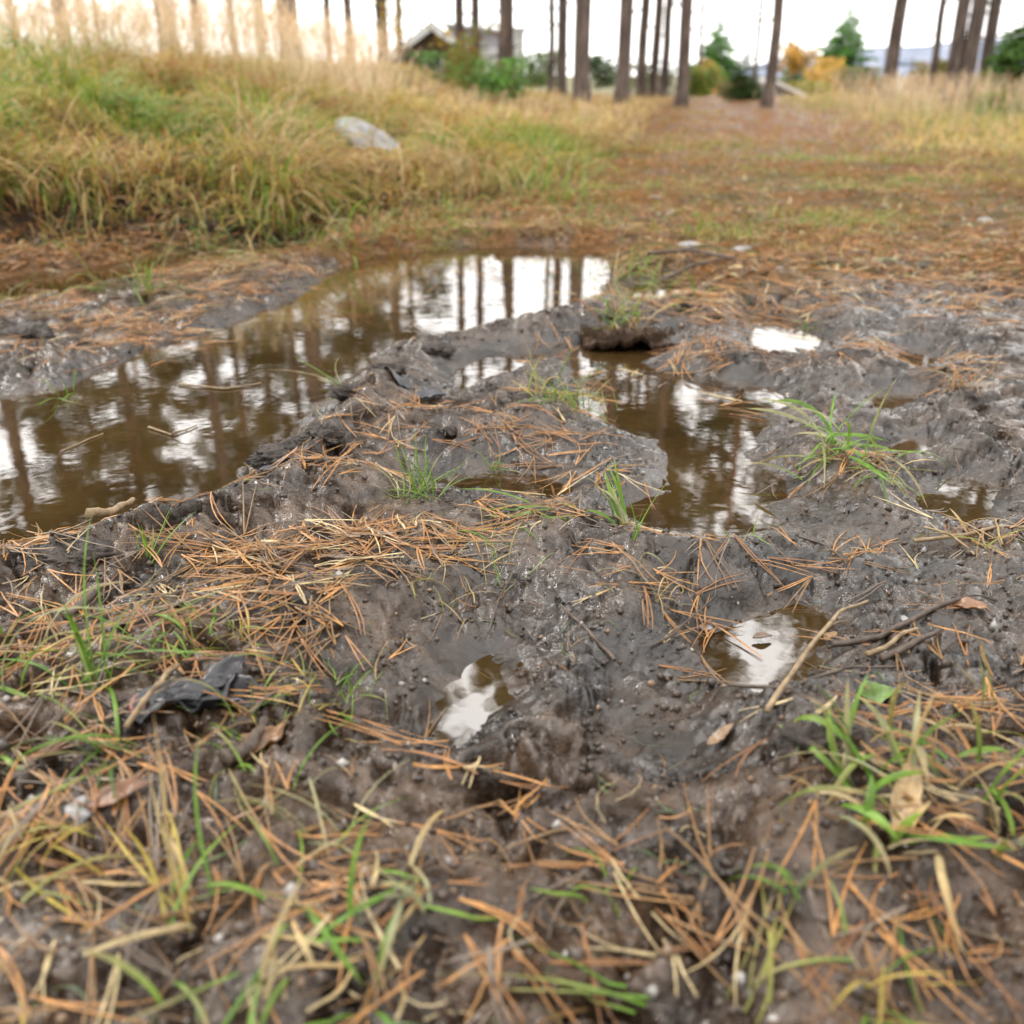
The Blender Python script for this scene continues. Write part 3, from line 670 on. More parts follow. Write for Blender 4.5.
def dmid(x, y): return np.clip(.25+.9*fbm(x, y, 1.6, 3, 90), .02, 1)*sst(.15, -.1, bank_s(x, y))*sst(2.15, 3.0, y+.08*x)*(1-.85*np.exp(-((x-(.9+.17*y))/(.35+.06*y))**2)*sst(4.5, 8, y))
field(26000, (-1, 4.5), (2.2, 7), dmid, .060, .0024, ['rust','brown','olive','straw','green','bright'], [.26,.16,.14,.14,.14,.16], 4, 1.8, name='sparse_track_grass', lab='sparse short olive grass over the needle covered track', seed=140)
field(12000, (-1, 9), (6.5, 20), dmid, .07, .003, ['rust','olive','straw','yellow','green'], [.3,.22,.25,.12,.11], 3, 1.5, name='far_track_grass', lab='thin brownish grass on the far part of the track', seed=150)
def dright(x, y): return sst(0, 1.1, (x-1.75)-(y-5)*.2+.5*fbm(x, y, .9, 3, 44))*sst(3.6, 6.5, y)
field(20000, (1.2, 16), (3.6, 22), dright, .17, .0036, ['straw','straw','yellow','olive','green','bright'], [.2,.32,.14,.14,.1,.1], 4, 1.2, name='right_verge_grass', lab='pale dry grass on the right verge of the track', seed=160, bright=1.2)
# rusty litter leaves at the toe of the bank
n = 4200; x = rng.uniform(-3.2, .6, n); s0 = rng.normal(-.13, .15, n); y = np.interp(x, TOEX, TOEY)+s0
k = samp(RSD, np.clip(x, -3.1, 3.1), y) > .02; x = x[k]; y = y[k]; n = len(x)
base = np.stack([x, y, hz0(x, y)+.004], 1)
V, F, Cc = ribbons(base, U(0, 6.28, n), U(-.2, .5, n), U(.02, .045, n), U(.006, .014, n), U(-1, 1, n), 3, colr(['rust', 'brown', 'straw'], n, [.6, .3, .1]), .2, False, U(-1, 1, n))
tag(mesh_np('leaf_litter', V, F, M_GRASS, Cc), 'rusty dead leaves along the foot of the grassy bank', 'leaf litter', None, 'stuff')
# leaf chips on the track
n = 9000; y = 2.2+rng.random(n)**1.3*7; x = rng.uniform(-.1, .62, n)*(y+.3)
k = (samp(RSD, np.clip(x, -3.1, 3.1), np.clip(y, .12, 6.9)) > .03) | (y > 6.9); x = x[k]; y = y[k]; n = len(x)
base = np.stack([x, y, hz0(x, y)+.003], 1)
V, F, Cc = ribbons(base, U(0, 6.28, n), U(-.15, .4, n), U(.012, .045, n), U(.006, .018, n), U(-1, 1, n), 3, colr(['rust', 'brown', 'pale', 'straw'], n, [.4, .42, .06, .12]), .2, False, U(-1, 1, n))
tag(mesh_np('track_litter', V, F, M_GRASS, Cc), 'small brown leaves and bark chips along the track', 'leaf litter', None, 'stuff')

# tall seeding grass: stems with feathery panicles
def seedgrass(n, xr, yr, dens, hg, name, lab, seed):
    x = []; y = []
    while len(x) < n:
        yy = rng.uniform(*yr, n*2); xx = rng.uniform(*xr, n*2)
        ok = (np.abs(xx) < .66*(yy+.5)) & (rng.random(n*2) < dens(xx, yy)); x += list(xx[ok]); y += list(yy[ok])
    x = np.array(x[:n]); y = np.array(y[:n]); base = np.stack([x, y, hz(x, y)], 1)
    az = U(0, 6.28, n); L = hg*U(.6, 1.15, n); el = U(1.2, 1.55, n); be = U(.1, .5, n); col = colr(['straw', 'rust'], n, [.92, .08])*np.array([1.5, 1.6, 2.1])
    parts = [ribbons(base, az, el, L, .0022*(.6+.1*y), be, 5, col, .2, False)]
    for k in range(9):
        t = .68+.32*k/9
        ee = el-be*t; p = base.copy()
        for i in range(5):
            q = min(1, max(0, t*5-i)); e = el-be*i/5
            p += (np.stack([np.cos(az)*np.cos(e), np.sin(az)*np.cos(e), np.sin(e)], 1)*(L/5)[:, None])*q
        parts.append(ribbons(p, U(0, 6.28, n), U(.3, 1.1, n), L*U(.05, .1, n), .0055*(.5+.08*y), U(0, .8, n), 2, col*np.array([1.1, 1.02, 1.0]), .2, False))
    V, F, Cc = join(parts)
    tag(mesh_np(name, V, F, M_STRAW, Cc), lab, 'seeding grass', None, 'stuff')
seedgrass(3800, (-5.5, -.1), (4.6, 8), lambda x, y: db(x, y-.6)*sst(-.100, -.135, x/y)*.95, .43, 'seeding_grass', 'tall bleached seeding grass on top of the left bank', 1)
seedgrass(500, (-1.5, 1.2), (6, 11), lambda x, y: db(x, y), .17, 'seeding_grass', 'low bleached seeding grass near the middle trees', 2)
seedgrass(1700, (2.4, 9), (7.5, 14), lambda x, y: dright(x, y-1), .42, 'seeding_grass', 'tall bleached seeding grass on the right verge', 3)

# ------------------------------------------------------------------ clods, turf flap, stones, leaves, twigs
def lump(name, px, py, r, mat, label, cat, group=None, sq=.6, amp=.35, f=1.6, rot=None, sub=5, sink=.35, seed=None, elong=1.0, z=None):
    import bmesh
    bm = bmesh.new(); bmesh.ops.create_icosphere(bm, subdivisions=sub, radius=1)
    V = np.array([v.co[:] for v in bm.verts]); F = np.array([[v.index for v in fc.verts] for fc in bm.faces]); bm.free()
    sd = seed if seed is not None else random.randrange(1, 90)
    a = V*f
    nn = perlin(a[:, 0]+a[:, 2]*.7, a[:, 1]-a[:, 2]*.9, sd)+.55*np.abs(perlin(a[:, 0]*2.3+a[:, 2]*2, a[:, 1]*2.3+a[:, 2], sd+1))+.3*np.abs(perlin(a[:, 0]*5+a[:, 2]*4, a[:, 1]*5-a[:, 2]*3, sd+2))+.35*(np.abs(perlin(a[:, 0]*11+a[:, 2]*9, a[:, 1]*11-a[:, 2]*8, sd+3))-.2)+.15*perlin(a[:, 0]*23+a[:, 2]*19, a[:, 1]*23-a[:, 2]*18, sd+4)
    V = V*(1+amp*nn)[:, None]; V *= np.array([r*elong, r, r*sq])
    ro = random.uniform(0, 3.1) if rot is None else rot; c, q = math.cos(ro), math.sin(ro)
    V = np.stack([V[:, 0]*c-V[:, 1]*q, V[:, 0]*q+V[:, 1]*c, V[:, 2]], 1)
    x, y, zz = onground(px, py)
    o = mesh_np(name, V, F, mat); o.location = (x, y, (zz if z is None else z)+r*sq*(1-2*sink)*.5)
    return tag(o, label, cat, group)
G_CL = 'dark clods of churned mud'
for a in [(292,455,.034,'largest black clod on the puddle ridge',1.9,.7),(322,432,.026,'ragged black clod above the largest ridge clod',1.3,.5),
          (78,560,.030,'black clod at the left end of the ridge',1.8,.4),(108,535,.022,'black crumbling clod leaning on the pale stick',1.2,.2),
          (30,335,.040,'rounded dark clod on the mud spit at left',1.4,0),(385,375,.022,'dark clod at the upper ridge bend',1.6,.2),
          (436,352,.020,'dark clod where the ridge meets the water',1.5,.2),
          (450,432,.013,'small upright clod with needles in the middle',.9,.3),
          (800,742,.016,'cracked clod below the pale puddle',1.3,.3),(350,395,.020,'low clod left of the ridge bend',1.6,.5)]:
    lump('mud_clod', a[0], a[1], a[2]*.72, M_PEAT, a[3], 'mud clod', G_CL, sq=.62, amp=.5, f=1.5, rot=a[5], elong=a[4], sink=.4)
# torn turf flap hanging over the shallow pool
x, y, z0 = onground(632, 352)
nu, nv = 150, 60; uu, vv = np.meshgrid(np.linspace(-1, 1, nu), np.linspace(0, 1, nv))
edge = .018*perlin(uu*3, vv*0+1, 5)+.012*perlin(uu*9, vv*0, 6)+.003*perlin(uu*25, vv*3, 26)
fx = uu*.085+x; fy = y-.005+vv*.15+edge*(1-vv)+.02*np.abs(uu)**3*(1-vv)
top = .026-.020*uu**2*(1-vv)+.012*perlin(uu*3, vv*2, 7)+(.012*(np.abs(perlin(uu*8, vv*5, 8))-.2)+.010*(np.abs(perlin(uu*19, vv*12, 28))-.2)+.004*perlin(uu*40, vv*26, 38))*sst(0, .2, vv)
hh = hz0(fx.ravel(), fy.ravel()).reshape(fx.shape)
top = top*(1-vv**2)+(hh-.006)*vv**2
bot = np.minimum(top-.006, top-.008*(1-vv)-.004+.004*perlin(uu*8, vv*5, 9))
V = np.concatenate([np.stack([fx, fy, top], -1).reshape(-1, 3), np.stack([fx, fy, bot], -1).reshape(-1, 3)])
idn = np.arange(nu*nv).reshape(nv, nu); q = nu*nv
F = [np.stack([idn[:-1, :-1], idn[:-1, 1:], idn[1:, 1:], idn[1:, :-1]], -1).reshape(-1, 4)]
F.append(F[0][:, ::-1]+q)
for line in (idn[0, :], idn[-1, ::-1], idn[:, -1], idn[::-1, 0]):
    F.append(np.stack([line[:-1], line[:-1]+q, line[1:]+q, line[1:]], 1))
V -= np.array([x, y, 0]); o = mesh_np('turf_flap', V, np.concatenate(F), M_G, np.zeros((len(V), 3)), attrs={'zone': np.zeros(len(V)), 'wet': np.full(len(V), -.1)}); o.location = (x, y, 0)
tag(o, 'torn dark turf edge overhanging a shallow pool', 'turf flap')

def stone_at(px, py, Yd, r, label, cat='boulder', elong=1.3, sq=.6, name='boulder', mat=None, group=None, rot=0.2):
    X_ = far(px, Yd); z = float(hz(X_, Yd)[0])
    o = lump(name, 0, 500, r, mat or M_ROCK, label, cat, group, sq=sq, amp=.22, f=1.1, rot=rot, elong=elong, sub=4, seed=33)
    o.location = (X_, Yd, zat(py, Yd)); o.rotation_euler = (.25, .45, 0) if name == 'boulder' else (0, 0, 0); return o
stone_at(372, 145, 4.25, .115, 'flat pale grey boulder half sunk in the bank grass', mat=solid_mat('boulder_granite', (.14, .14, .14), (.36, .36, .37), 22, .85, .4, .006), elong=1.35, sq=.5, rot=-.5)
stone_at(98, 150, 4.0, .035, 'small grey stone in the grass of the left bank', 'stone', name='stone', mat=M_STONE, elong=1.7, sq=.4)
G_ST = 'small stones on the track'
for a in [(655,200,.016,'small white stone on the far track beside the bank end',M_ROCK),(690,245,.022,'pale pinkish stone left of the dark twigs',M_ROCK),(985,222,.022,'flat pale stone at the right of the far track',M_ROCK),
          (672,215,.02,'flat pale stone in the middle of the far track',M_ROCK),(742,248,.02,'grey stone behind the dark twigs',M_STONE),(775,268,.02,'grey rounded stone in the needle carpet',M_STONE),
          (80,810,.009,'grey pebble among needles lower left',M_STONE),
          (706,628,.004,'tiny pale pebble left of the pale puddle',M_ROCK),(905,620,.004,'white lichen speck stone on the forked twig',M_ROCK)]:
    lump('stone', a[0], a[1], a[2], a[4], a[3], 'stone', G_ST, sq=.5, amp=.2, f=1.1, elong=1.4, sub=3, sink=.25)

def tube(pts, rad, segs=9, jit=.12):
    pts = np.array(pts, float); n = len(pts); V = []; T_ = np.gradient(pts, axis=0); T_ /= np.linalg.norm(T_, axis=1)[:, None]
    ref = np.array([0, 0, 1.]) if abs(T_[0][2]) < .8 else np.array([1., 0, 0])
    for i in range(n):
        a = np.cross(T_[i], ref); a /= np.linalg.norm(a); b = np.cross(T_[i], a)
        for k in range(segs):
            th = 2*math.pi*k/segs; r = rad[i]*(1+jit*math.sin(k*2.3+i*1.1)+jit*.5*random.uniform(-1, 1))
            V.append(pts[i]+r*(a*math.cos(th)+b*math.sin(th)))
    F = [[i*segs+k, i*segs+(k+1) % segs, (i+1)*segs+(k+1) % segs, (i+1)*segs+k] for i in range(n-1) for k in range(segs)]
    V = np.array(V); m = len(V); V = np.vstack([V, pts[0], pts[-1]])
    for k in range(segs):
        F.append([m, (k+1) % segs, k, k]); e = (n-1)*segs; F.append([m+1, e+k, e+(k+1) % segs, e+(k+1) % segs])
    return V, F
def tri_fix(F): return [f if f[2] != f[3] else f[:3] for f in F]
def poly_obj(name, V, F, mat, parent=None):
    me = bpy.data.meshes.new(name); me.from_pydata([tuple(v) for v in V], [], tri_fix([list(map(int, f)) for f in F])); me.materials.append(mat)
    me.polygons.foreach_set('use_smooth', np.ones(len(me.polygons), bool)); me.update()
    o = bpy.data.objects.new(name, me); C.objects.link(o)
    if parent: o.parent = parent
    return o
def twig(name, pxs, r0, r1, mat, label, lift=.002, cat='twig', group=None, kids=(), arc=0.0):
    P3 = [onground(*p) for p in pxs]; P3 = np.array(P3)
    t = np.linspace(0, len(P3)-1, 26); xs = np.interp(t, range(len(P3)), P3[:, 0]); yy = np.interp(t, range(len(P3)), P3[:, 1])
    xs = xs+.0035*np.array([perlin(np.array([v*1.3]), np.array([.5]), 3)[0] for v in t]); k = len(t)
    g0 = hz0(xs, yy); zl = np.linspace(g0[:3].max(), g0[-3:].max(), k); z = np.maximum(zl, .45*g0+.55*zl); z = np.maximum(z, g0-.001)
    z = np.convolve(np.pad(z, 4, 'edge'), np.ones(9)/9, 'valid')+r0+lift+arc*np.sin(np.linspace(0, math.pi, k))
    pts = np.stack([xs, yy, z], 1); V, F = tube(pts, np.linspace(r0, r1, k))
    o3 = np.array(pts[0]); V = V-o3
    o = poly_obj(name, V, F, mat); o.location = o3; tag(o, label, cat, group)
    for (at_, dpx, rr) in kids:
        i = int(at_*(k-1)); e = np.array(onground(*dpx)); e[2] += rr+.004
        m = np.linspace(0, 1, 10)[:, None]; pp = pts[i]*(1-m)+e*m; pp[:, 2] += .006*np.sin(m[:, 0]*math.pi)
        V, F = tube(pp-o3, np.linspace(rr, rr*.4, 10), 7); poly_obj('side_shoot', V, F, mat, o)
    return o
G_TW = 'fallen twigs on the mud'
twig('twig', [(833,652),(880,640),(925,618),(957,603)], .0032, .002, M_TWIG, 'dark forked twig right of the pale puddle', group=G_TW, kids=[(.95, (994,606), .0012), (.4, (880,618), .001)])
twig('dry_stem', [(769,714),(800,682),(835,645),(865,608)], .0022, .0012, M_PALE, 'pale dry grass stem crossing beside the pale puddle', group=G_TW, arc=.012, kids=[(.5, (850,628), .001)])
twig('wood_splinter', [(868,660),(892,647),(918,635)], .0026, .0016, M_PALE, 'pale split splinter below the dark forked twig', group=G_TW)
twig('twig', [(882,664),(910,650),(938,634)], .0034, .002, M_TWIG, 'short dark stick beside the pale splinter', group=G_TW)
twig('twig', [(730,690),(790,690),(850,676),(905,672)], .0018, .001, M_TWIG, 'thin bent twig lying under the pale puddle', group=G_TW, kids=[(.6, (870,650), .0009)])
twig('twig', [(648,258),(690,256),(735,266)], .005, .003, M_TWIG, 'dark twig lying on the far needle carpet', group=G_TW, kids=[(.5, (690,278), .002), (.3, (720,250), .002)])
twig('twig', [(662,284),(690,276),(728,262)], .005, .002, M_TWIG, 'second dark twig crossing below the far one', group=G_TW)
twig('bark_strip', [(96,541),(116,530),(138,522)], .005, .0025, M_PALE, 'pale broken stick end on the near puddle bank', group=G_TW, lift=.01)
twig('twig', [(565,614),(592,640),(616,668)], .0014, .0018, M_TWIG, 'thin brown stem on smooth mud right of centre', group=G_TW)
twig('twig', [(490,640),(498,604),(514,574)], .001, .0008, M_TWIG, 'hair thin dark stem above the slit puddle', group=G_TW)
twig('dry_stem', [(70,628),(94,606),(102,598)], .004, .003, M_TWIG, 'short dark stub at the left among needles', group=G_TW, lift=.006)
twig('twig', [(130,735),(165,705),(182,678)], .0022, .0016, M_PALE, 'curved brown stem crossing the black leaves', group=G_TW, arc=.016)
twig('bark_strip', [(228,770),(252,752),(268,735)], .006, .003, M_TWIG, 'curled brown bark piece left of the hoof print', group=G_TW)
twig('twig', [(655,650),(672,640),(715,600)], .0012, .0008, M_TWIG, 'thin stem left of the pale puddle', group=G_TW)
twig('dry_stem', [(925,530),(950,545),(975,558)], .0013, .001, M_PALE, 'pale straw stem below the right puddle', group=G_TW)
twig('twig', [(800,540),(826,552),(846,566)], .0013, .001, M_TWIG, 'short dark stem on the right mud', group=G_TW)
twig('dry_stem', [(915,545),(980,538),(1030,530)], .0022, .0015, M_PALE, 'long olive stem at the right edge', group=G_TW)
twig('dry_stem', [(180,385),(225,390),(262,384)], .002, .001, M_PALE, 'pale reed floating on the long puddle', group='bits floating on the long puddle', lift=0)
twig('dry_stem', [(150,428),(172,436),(198,426)], .0016, .001, M_PALE, 'forked straw floating on the long puddle', group='bits floating on the long puddle', lift=0, kids=[(.5, (196,438), .001)])
twig('dry_stem', [(62,452),(88,440),(104,434)], .001, .0008, M_PALE, 'thin straw floating at the left of the long puddle', group='bits floating on the long puddle', lift=0)

def deadleaf(px, py, L, W, az, col, label, curl=.5, rough=.3, name='dead_leaf', group='fallen leaves'):
    x, y, zz = onground(px, py); nu, nv = 22, 12
    u, v = np.meshgrid(np.linspace(0, 1, nu), np.linspace(-1, 1, nv))
    wv = W*np.sin(np.pi*u**.8)**.8*(1+.08*np.sin(u*34))
    lx = (u-.5)*L; ly = v*wv/2
    zz_ = curl*W*(v**2)*.5*np.sin(np.pi*u)+.10*W*perlin(u*4+px, v*2, 5)-.06*W*np.abs(np.sin(u*22))*(1-np.abs(v))+.004
    c, q = math.cos(az), math.sin(az); gx = lx*c-ly*q; gy = lx*q+ly*c
    gz = hz0((gx+x).ravel(), (gy+y).ravel()).reshape(u.shape)
    sm = gz*.6+gz.mean()*.4
    V = np.stack([gx, gy, np.maximum(sm, gz)+zz_-zz], -1).reshape(-1, 3); idn = np.arange(nu*nv).reshape(nv, nu)
    F = np.stack([idn[:-1, :-1], idn[:-1, 1:], idn[1:, 1:], idn[1:, :-1]], -1).reshape(-1, 4)
    o = mesh_np(name, V, F, M_WETLEAF if rough < .4 else M_LEAF, np.tile(np.array(col), (len(V), 1))); o.location = (x, y, zz)
    md = o.modifiers.new('thick', 'SOLIDIFY'); md.thickness = .0006
    return tag(o, label, 'leaf', group)
M_WETLEAF = blade_mat('wet_dead_leaf', .38, .0, .6, 90, .5)
BK = (.022, .021, .024)
for a in [(178,700,.075,.030,.7,BK,'left lobe of the black wet dead leaf pile'),(205,712,.07,.028,.1,BK,'lowest black wet leaf of the pile in the left foreground'),
          (218,690,.06,.024,1.1,BK,'upper black wet leaf of the pile in the left foreground'),(240,700,.045,.018,-.3,BK,'rightmost black wet leaf of the pile'),
          (140,706,.022,.012,1.7,(.35,.13,.10),'small pinkish leaf left of the black leaves'),(268,752,.05,.018,1.0,(.16,.08,.03),'curled brown leaf beside the bark piece'),
          (430,398,.05,.02,.4,(.05,.05,.06),'grey wet leaf on the ridge below the bright pool'),(400,385,.05,.02,-.3,(.03,.03,.035),'black wet leaf on the ridge bend'),
          (275,470,.04,.018,.3,(.04,.04,.05),'blue grey wet leaf below the largest ridge clod'),(970,610,.03,.012,-.5,(.2,.1,.05),'brown curled leaf right of the forked twig'),
          (720,740,.02,.01,.4,(.2,.12,.06),'small tan leaf at the mud hollow'),(830,640,.014,.008,.5,(.24,.15,.06),'little tan chip floating near the pale puddle'),
          (762,640,.018,.008,.2,(.14,.09,.06),'brown leaf scrap floating in the pale puddle'),(905,805,.05,.016,1.1,(.38,.26,.13),'tan broad dead leaf in the right clump'),
          (120,800,.04,.014,.4,(.16,.07,.03),'brown dead leaf among needles lower left'),(880,700,.035,.012,.1,(.12,.2,.04),'short green leaf above the right clump')]:
    deadleaf(*a)

# ------------------------------------------------------------------ trees
def cards(P_, D_, L_, W_, col):
    """little needle sprays / leaves: slim two-triangle diamonds"""
    n = len(P_); r = rng.normal(size=(n, 3)); sx = np.cross(D_, r); sx /= np.linalg.norm(sx, axis=1)[:, None]+1e-9
    A = P_; B = P_+D_*L_[:, None]*.5+sx*W_[:, None]/2; Cc = P_+D_*L_[:, None]; E = P_+D_*L_[:, None]*.5-sx*W_[:, None]/2
    V = np.stack([A, B, Cc, E], 1).reshape(-1, 3); F = (np.arange(n)*4)[:, None]+np.arange(4)[None]
    return V, F, np.repeat(col, 4, 0)
def rdir(n, zb=0.0):
    d = rng.normal(size=(n, 3)); d[:, 2] += zb; return d/np.linalg.norm(d, axis=1)[:, None]
def pine(height, r0, c0, crad, seed, dens=1.0, clear=False):
    """returns meshes for trunk and crown at the origin"""
    random.seed(seed)
    k = 26; hts = np.concatenate([[-.25, 0, .12, .3], np.linspace(.6, height, k)]); bx = np.cumsum([random.uniform(-.014, .014) for _ in hts]); by = np.cumsum([random.uniform(-.014, .014) for _ in hts])
    bx -= bx[1]; by -= by[1]
    rad = r0*(1-.78*(hts/height).clip(0, 1)**1.1); rad[0] *= 1.5; rad[1] *= 1.35; rad[2] *= 1.15
    pts = np.stack([bx, by, hts], 1); V, F = tube(pts, rad, 14, .05)
    me = bpy.data.meshes.new('trunk'); F = tri_fix([list(map(int, f)) for f in F]); me.from_pydata([tuple(v) for v in V], [], F); me.materials.append(M_BARK); me.materials.append(M_BARKU)
    me.polygons.foreach_set('use_smooth', np.ones(len(me.polygons), bool))
    zc_ = np.array([np.mean([V[i][2] for i in f]) for f in F]); me.polygons.foreach_set('material_index', (zc_ > height*.45).astype(np.int32)); me.update()
    VV = []; FF = []; CC = []; MI = []; off = 0
    zs = []; z = c0
    while z < height-.3: zs.append(z); z += random.uniform(.28, .6)
    dead = [random.uniform(c0*.35, c0) for _ in range(9)]+[random.uniform(.4, 2.6) for _ in range(6)]
    for z in zs+dead:
        isd = z in dead; t = max(0, (z-c0)/(height-c0)); R_ = crad*(.55+.6*math.sin(math.pi*min(1, t*.9+.2)))*(1-t**3*.8)*random.uniform(.6, 1.15)
        if isd: R_ = random.uniform(.3, 1.1)*(.5 if z < 2.6 else 1)
        for _ in range(1 if isd else random.choice([2, 3, 3])):
            az = random.uniform(0, 6.28); el = random.uniform(-.25, .25)+.5*t; m = 7
            p0 = np.array([np.interp(z, hts, bx), np.interp(z, hts, by), z]); u = np.linspace(0, 1, m)
            br = np.stack([p0[0]+np.cos(az+.3*u)*u*R_*math.cos(el), p0[1]+np.sin(az+.3*u)*u*R_*math.cos(el), p0[2]+u*R_*math.sin(el)+.12*R_*u*u], 1)
            v, f = tube(br, np.linspace(.05 if not isd else .02, .008, m), 5, 0)
            f = np.array(f); VV.append(v); FF.append(f+off); off += len(v); CC.append(np.tile([.14, .09, .06], (len(v), 1))); MI += [0]*len(f)
            if isd: continue
            nt_ = int(9*R_*dens)+3
            for _ in range(nt_):
                q = random.uniform(.35, 1.05); c = p0+(br[-1]-p0)*q+np.array([random.gauss(0, .22), random.gauss(0, .22), random.gauss(.05, .12)])*R_*.45
                n = random.randint(26, 40); pp = c+rng.normal(0, .10, (n, 3)); dd = rdir(n, .5)
                cl = np.array([.035, .065, .022])*random.uniform(.6, 1.5)*rng.uniform(.7, 1.3, (n, 1))
                v, f, cc = cards(pp, dd, rng.uniform(.10, .20, n), rng.uniform(.022, .045, n), cl)
                VV.append(v); FF.append(f+off); off += len(v); CC.append(cc); MI += [1]*n
    V = np.concatenate(VV); F = np.concatenate(FF); Cc = np.concatenate(CC)
    o = mesh_np('crown', V, F, [M_TWIG, M_NEEDLES_GREEN], Cc, smooth=False, fmat=MI)
    cm = o.data; bpy.data.objects.remove(o); return me, cm
PINES = [pine(16, .12, 8.5, 1.6, 1, .8), pine(17, .15, 9.0, 1.8, 2, .8), pine(14, .11, 6.5, 1.5, 3, .8), pine(16, .12, 5.2, 1.9, 4, .9), pine(11, .075, 4.6, 1.1, 5, .8)]
def put_tree(px, Y, kind, scale, label, group, zbase=None, rscale=1.0, lean=0, name='pine_tree', cat='pine tree'):
    X_ = far(px, Y, 0.8); z = float(H(np.array([X_]), np.array([Y]))[0]) if zbase is None else zbase
    t = empty(name, (X_, Y, z), random.uniform(0, 6.28)); tag(t, label, cat, group)
    t.scale = (scale*rscale, scale*rscale, scale)
    me, cm = PINES[kind]
    for nm, d in (('trunk', me), ('crown', cm)):
        o = bpy.data.objects.new(nm, d); C.objects.link(o); o.parent = t
    t.rotation_euler.x = random.uniform(-.018, .018); t.rotation_euler.y = random.uniform(-.018, .018)
    return t
G_TR = 'pine trees behind the track'
random.seed(11)
TR = [ # px, dist, kind, radius scale, label
 (66,17,3,1.0,'pine trunk furthest left above the seeding grass'),(104,24,4,.9,'thin pine left of the bright sky gap'),(166,15,2,1.1,'blurred pine right of the thin left pine'),
 (200,26,3,1.0,'pine behind the bleached grass right of the left sky gap'),(262,20,2,1.0,'pine above the middle of the left bank'),(290,14,1,1.0,'broad pale pine trunk rising from seeding grass'),
 (350,30,3,1.0,'distant pine left of the yellow leaves'),(383,19,0,.9,'reddish pine trunk by the yellow leaves'),(462,20,4,1.3,'dark pine right of the gabled cottage'),
 (476,21,2,.8,'slim pine touching the one right of the cottage'),(500,15.5,4,1.05,'left one of the twin dark trunks by the white post'),(510,15.8,4,1.1,'right one of the twin dark trunks by the white post'),
 (551,19,4,.85,'thinnest dark trunk left of the middle group'),(562,17,0,.75,'slim straight trunk beside the thinnest dark trunk'),(583,14,1,.72,'broad light grey trunk in the middle group'),
 (624,14.5,0,.82,'thick dark brown trunk right of the light grey one'),(643,20,4,1.1,'first of three thin trunks in the middle'),(655,21,2,.8,'second of three thin trunks in the middle'),
 (665,20,4,1.15,'third of three thin trunks in the middle'),(685,15.5,0,.85,'rough trunk standing at the left edge of the path'),(772,15.5,4,1.1,'slightly leaning slim trunk between the small spruces'),
 (893,17,4,1.4,'leaning slim trunk right of the tall green spruce'),(936,19,4,.95,'thin dark trunk with bare side branches at right'),(957,15,0,.7,'left trunk of the right hand cluster'),
 (972,15,1,.75,'thickest trunk of the right hand cluster'),(990,15.5,2,.75,'right trunk of the right hand cluster')]
for px, D, kd, rs, lab in TR:
    put_tree(px, D, kd, random.uniform(.92, 1.08), lab, G_TR, rscale=rs*random.uniform(.95, 1.05))
put_tree(757, 32, 3, 1.0, 'faint slender pine far behind the small dark spruce', G_TR, rscale=.55)
put_tree(700, 30, 2, 1.0, 'faint slender pine far behind the left tall spruce', G_TR, rscale=.5)
for i, (px, D, kd) in enumerate([(-60,15,3),(-160,19,1),(20,30,3),(235,33,3),(330,30,3),(400,38,3),(-20,24,3),(90,40,1),(-250,30,3),(180,52,3)]):
    put_tree(px, D, kd, random.uniform(.9, 1.1), 'pine of the hazy wood far behind the left bank, with a dense dark crown', 'pines of the wood far behind the left bank')
for i, (px, D, kd) in enumerate([(1080,16,3),(1150,24,1),(1250,20,3),(-420,20,1)]):
    put_tree(px, D, kd, 1, 'pine standing just outside the picture beside the track', 'pines beyond the picture edges')

# the rest of the wood, out of view, added to block low sky light
n = 15000; ng = 420; ga = rng.uniform(math.radians(52), math.radians(308), ng); gr = rng.uniform(13, 27, ng); gz = rng.uniform(4.0, 13.5, ng)
ch = rng.integers(0, ng, n)
pp = np.stack([np.sin(ga)*gr, np.cos(ga)*gr, gz], 1)[ch]+rng.normal(0, .8, (n, 3))
v, f, cc = cards(pp, rdir(n, .2), rng.uniform(.35, .8, n), rng.uniform(.2, .4, n), np.array([.035, .065, .022])*rng.uniform(.6, 1.4, (n, 1)))
off = len(v); VV = [v]; FF = [f]; CC = [cc]; MI = [1]*len(f)
for i in range(80):
    a_ = math.radians(52)+math.radians(256)*(i+random.random())/80; q = random.uniform(12, 26); x0 = math.sin(a_)*q; y0 = math.cos(a_)*q
    v, f = tube([(x0, y0, -.3), (x0, y0, 5), (x0, y0, 14)], [.2, .15, .05], 8, 0); f = np.array(f[:16]); VV.append(v); FF.append(f+off); off += len(v); CC.append(np.tile([.14, .09, .06], (len(v), 1))); MI += [0]*len(f)
tag(mesh_np('unseen_wood', np.concatenate(VV), np.concatenate(FF), [M_BARK, M_NEEDLES_GREEN], np.concatenate(CC), smooth=False, fmat=MI), 'unseen pine wood beside and behind the track, added to block low sky light', 'wood', None, 'stuff')

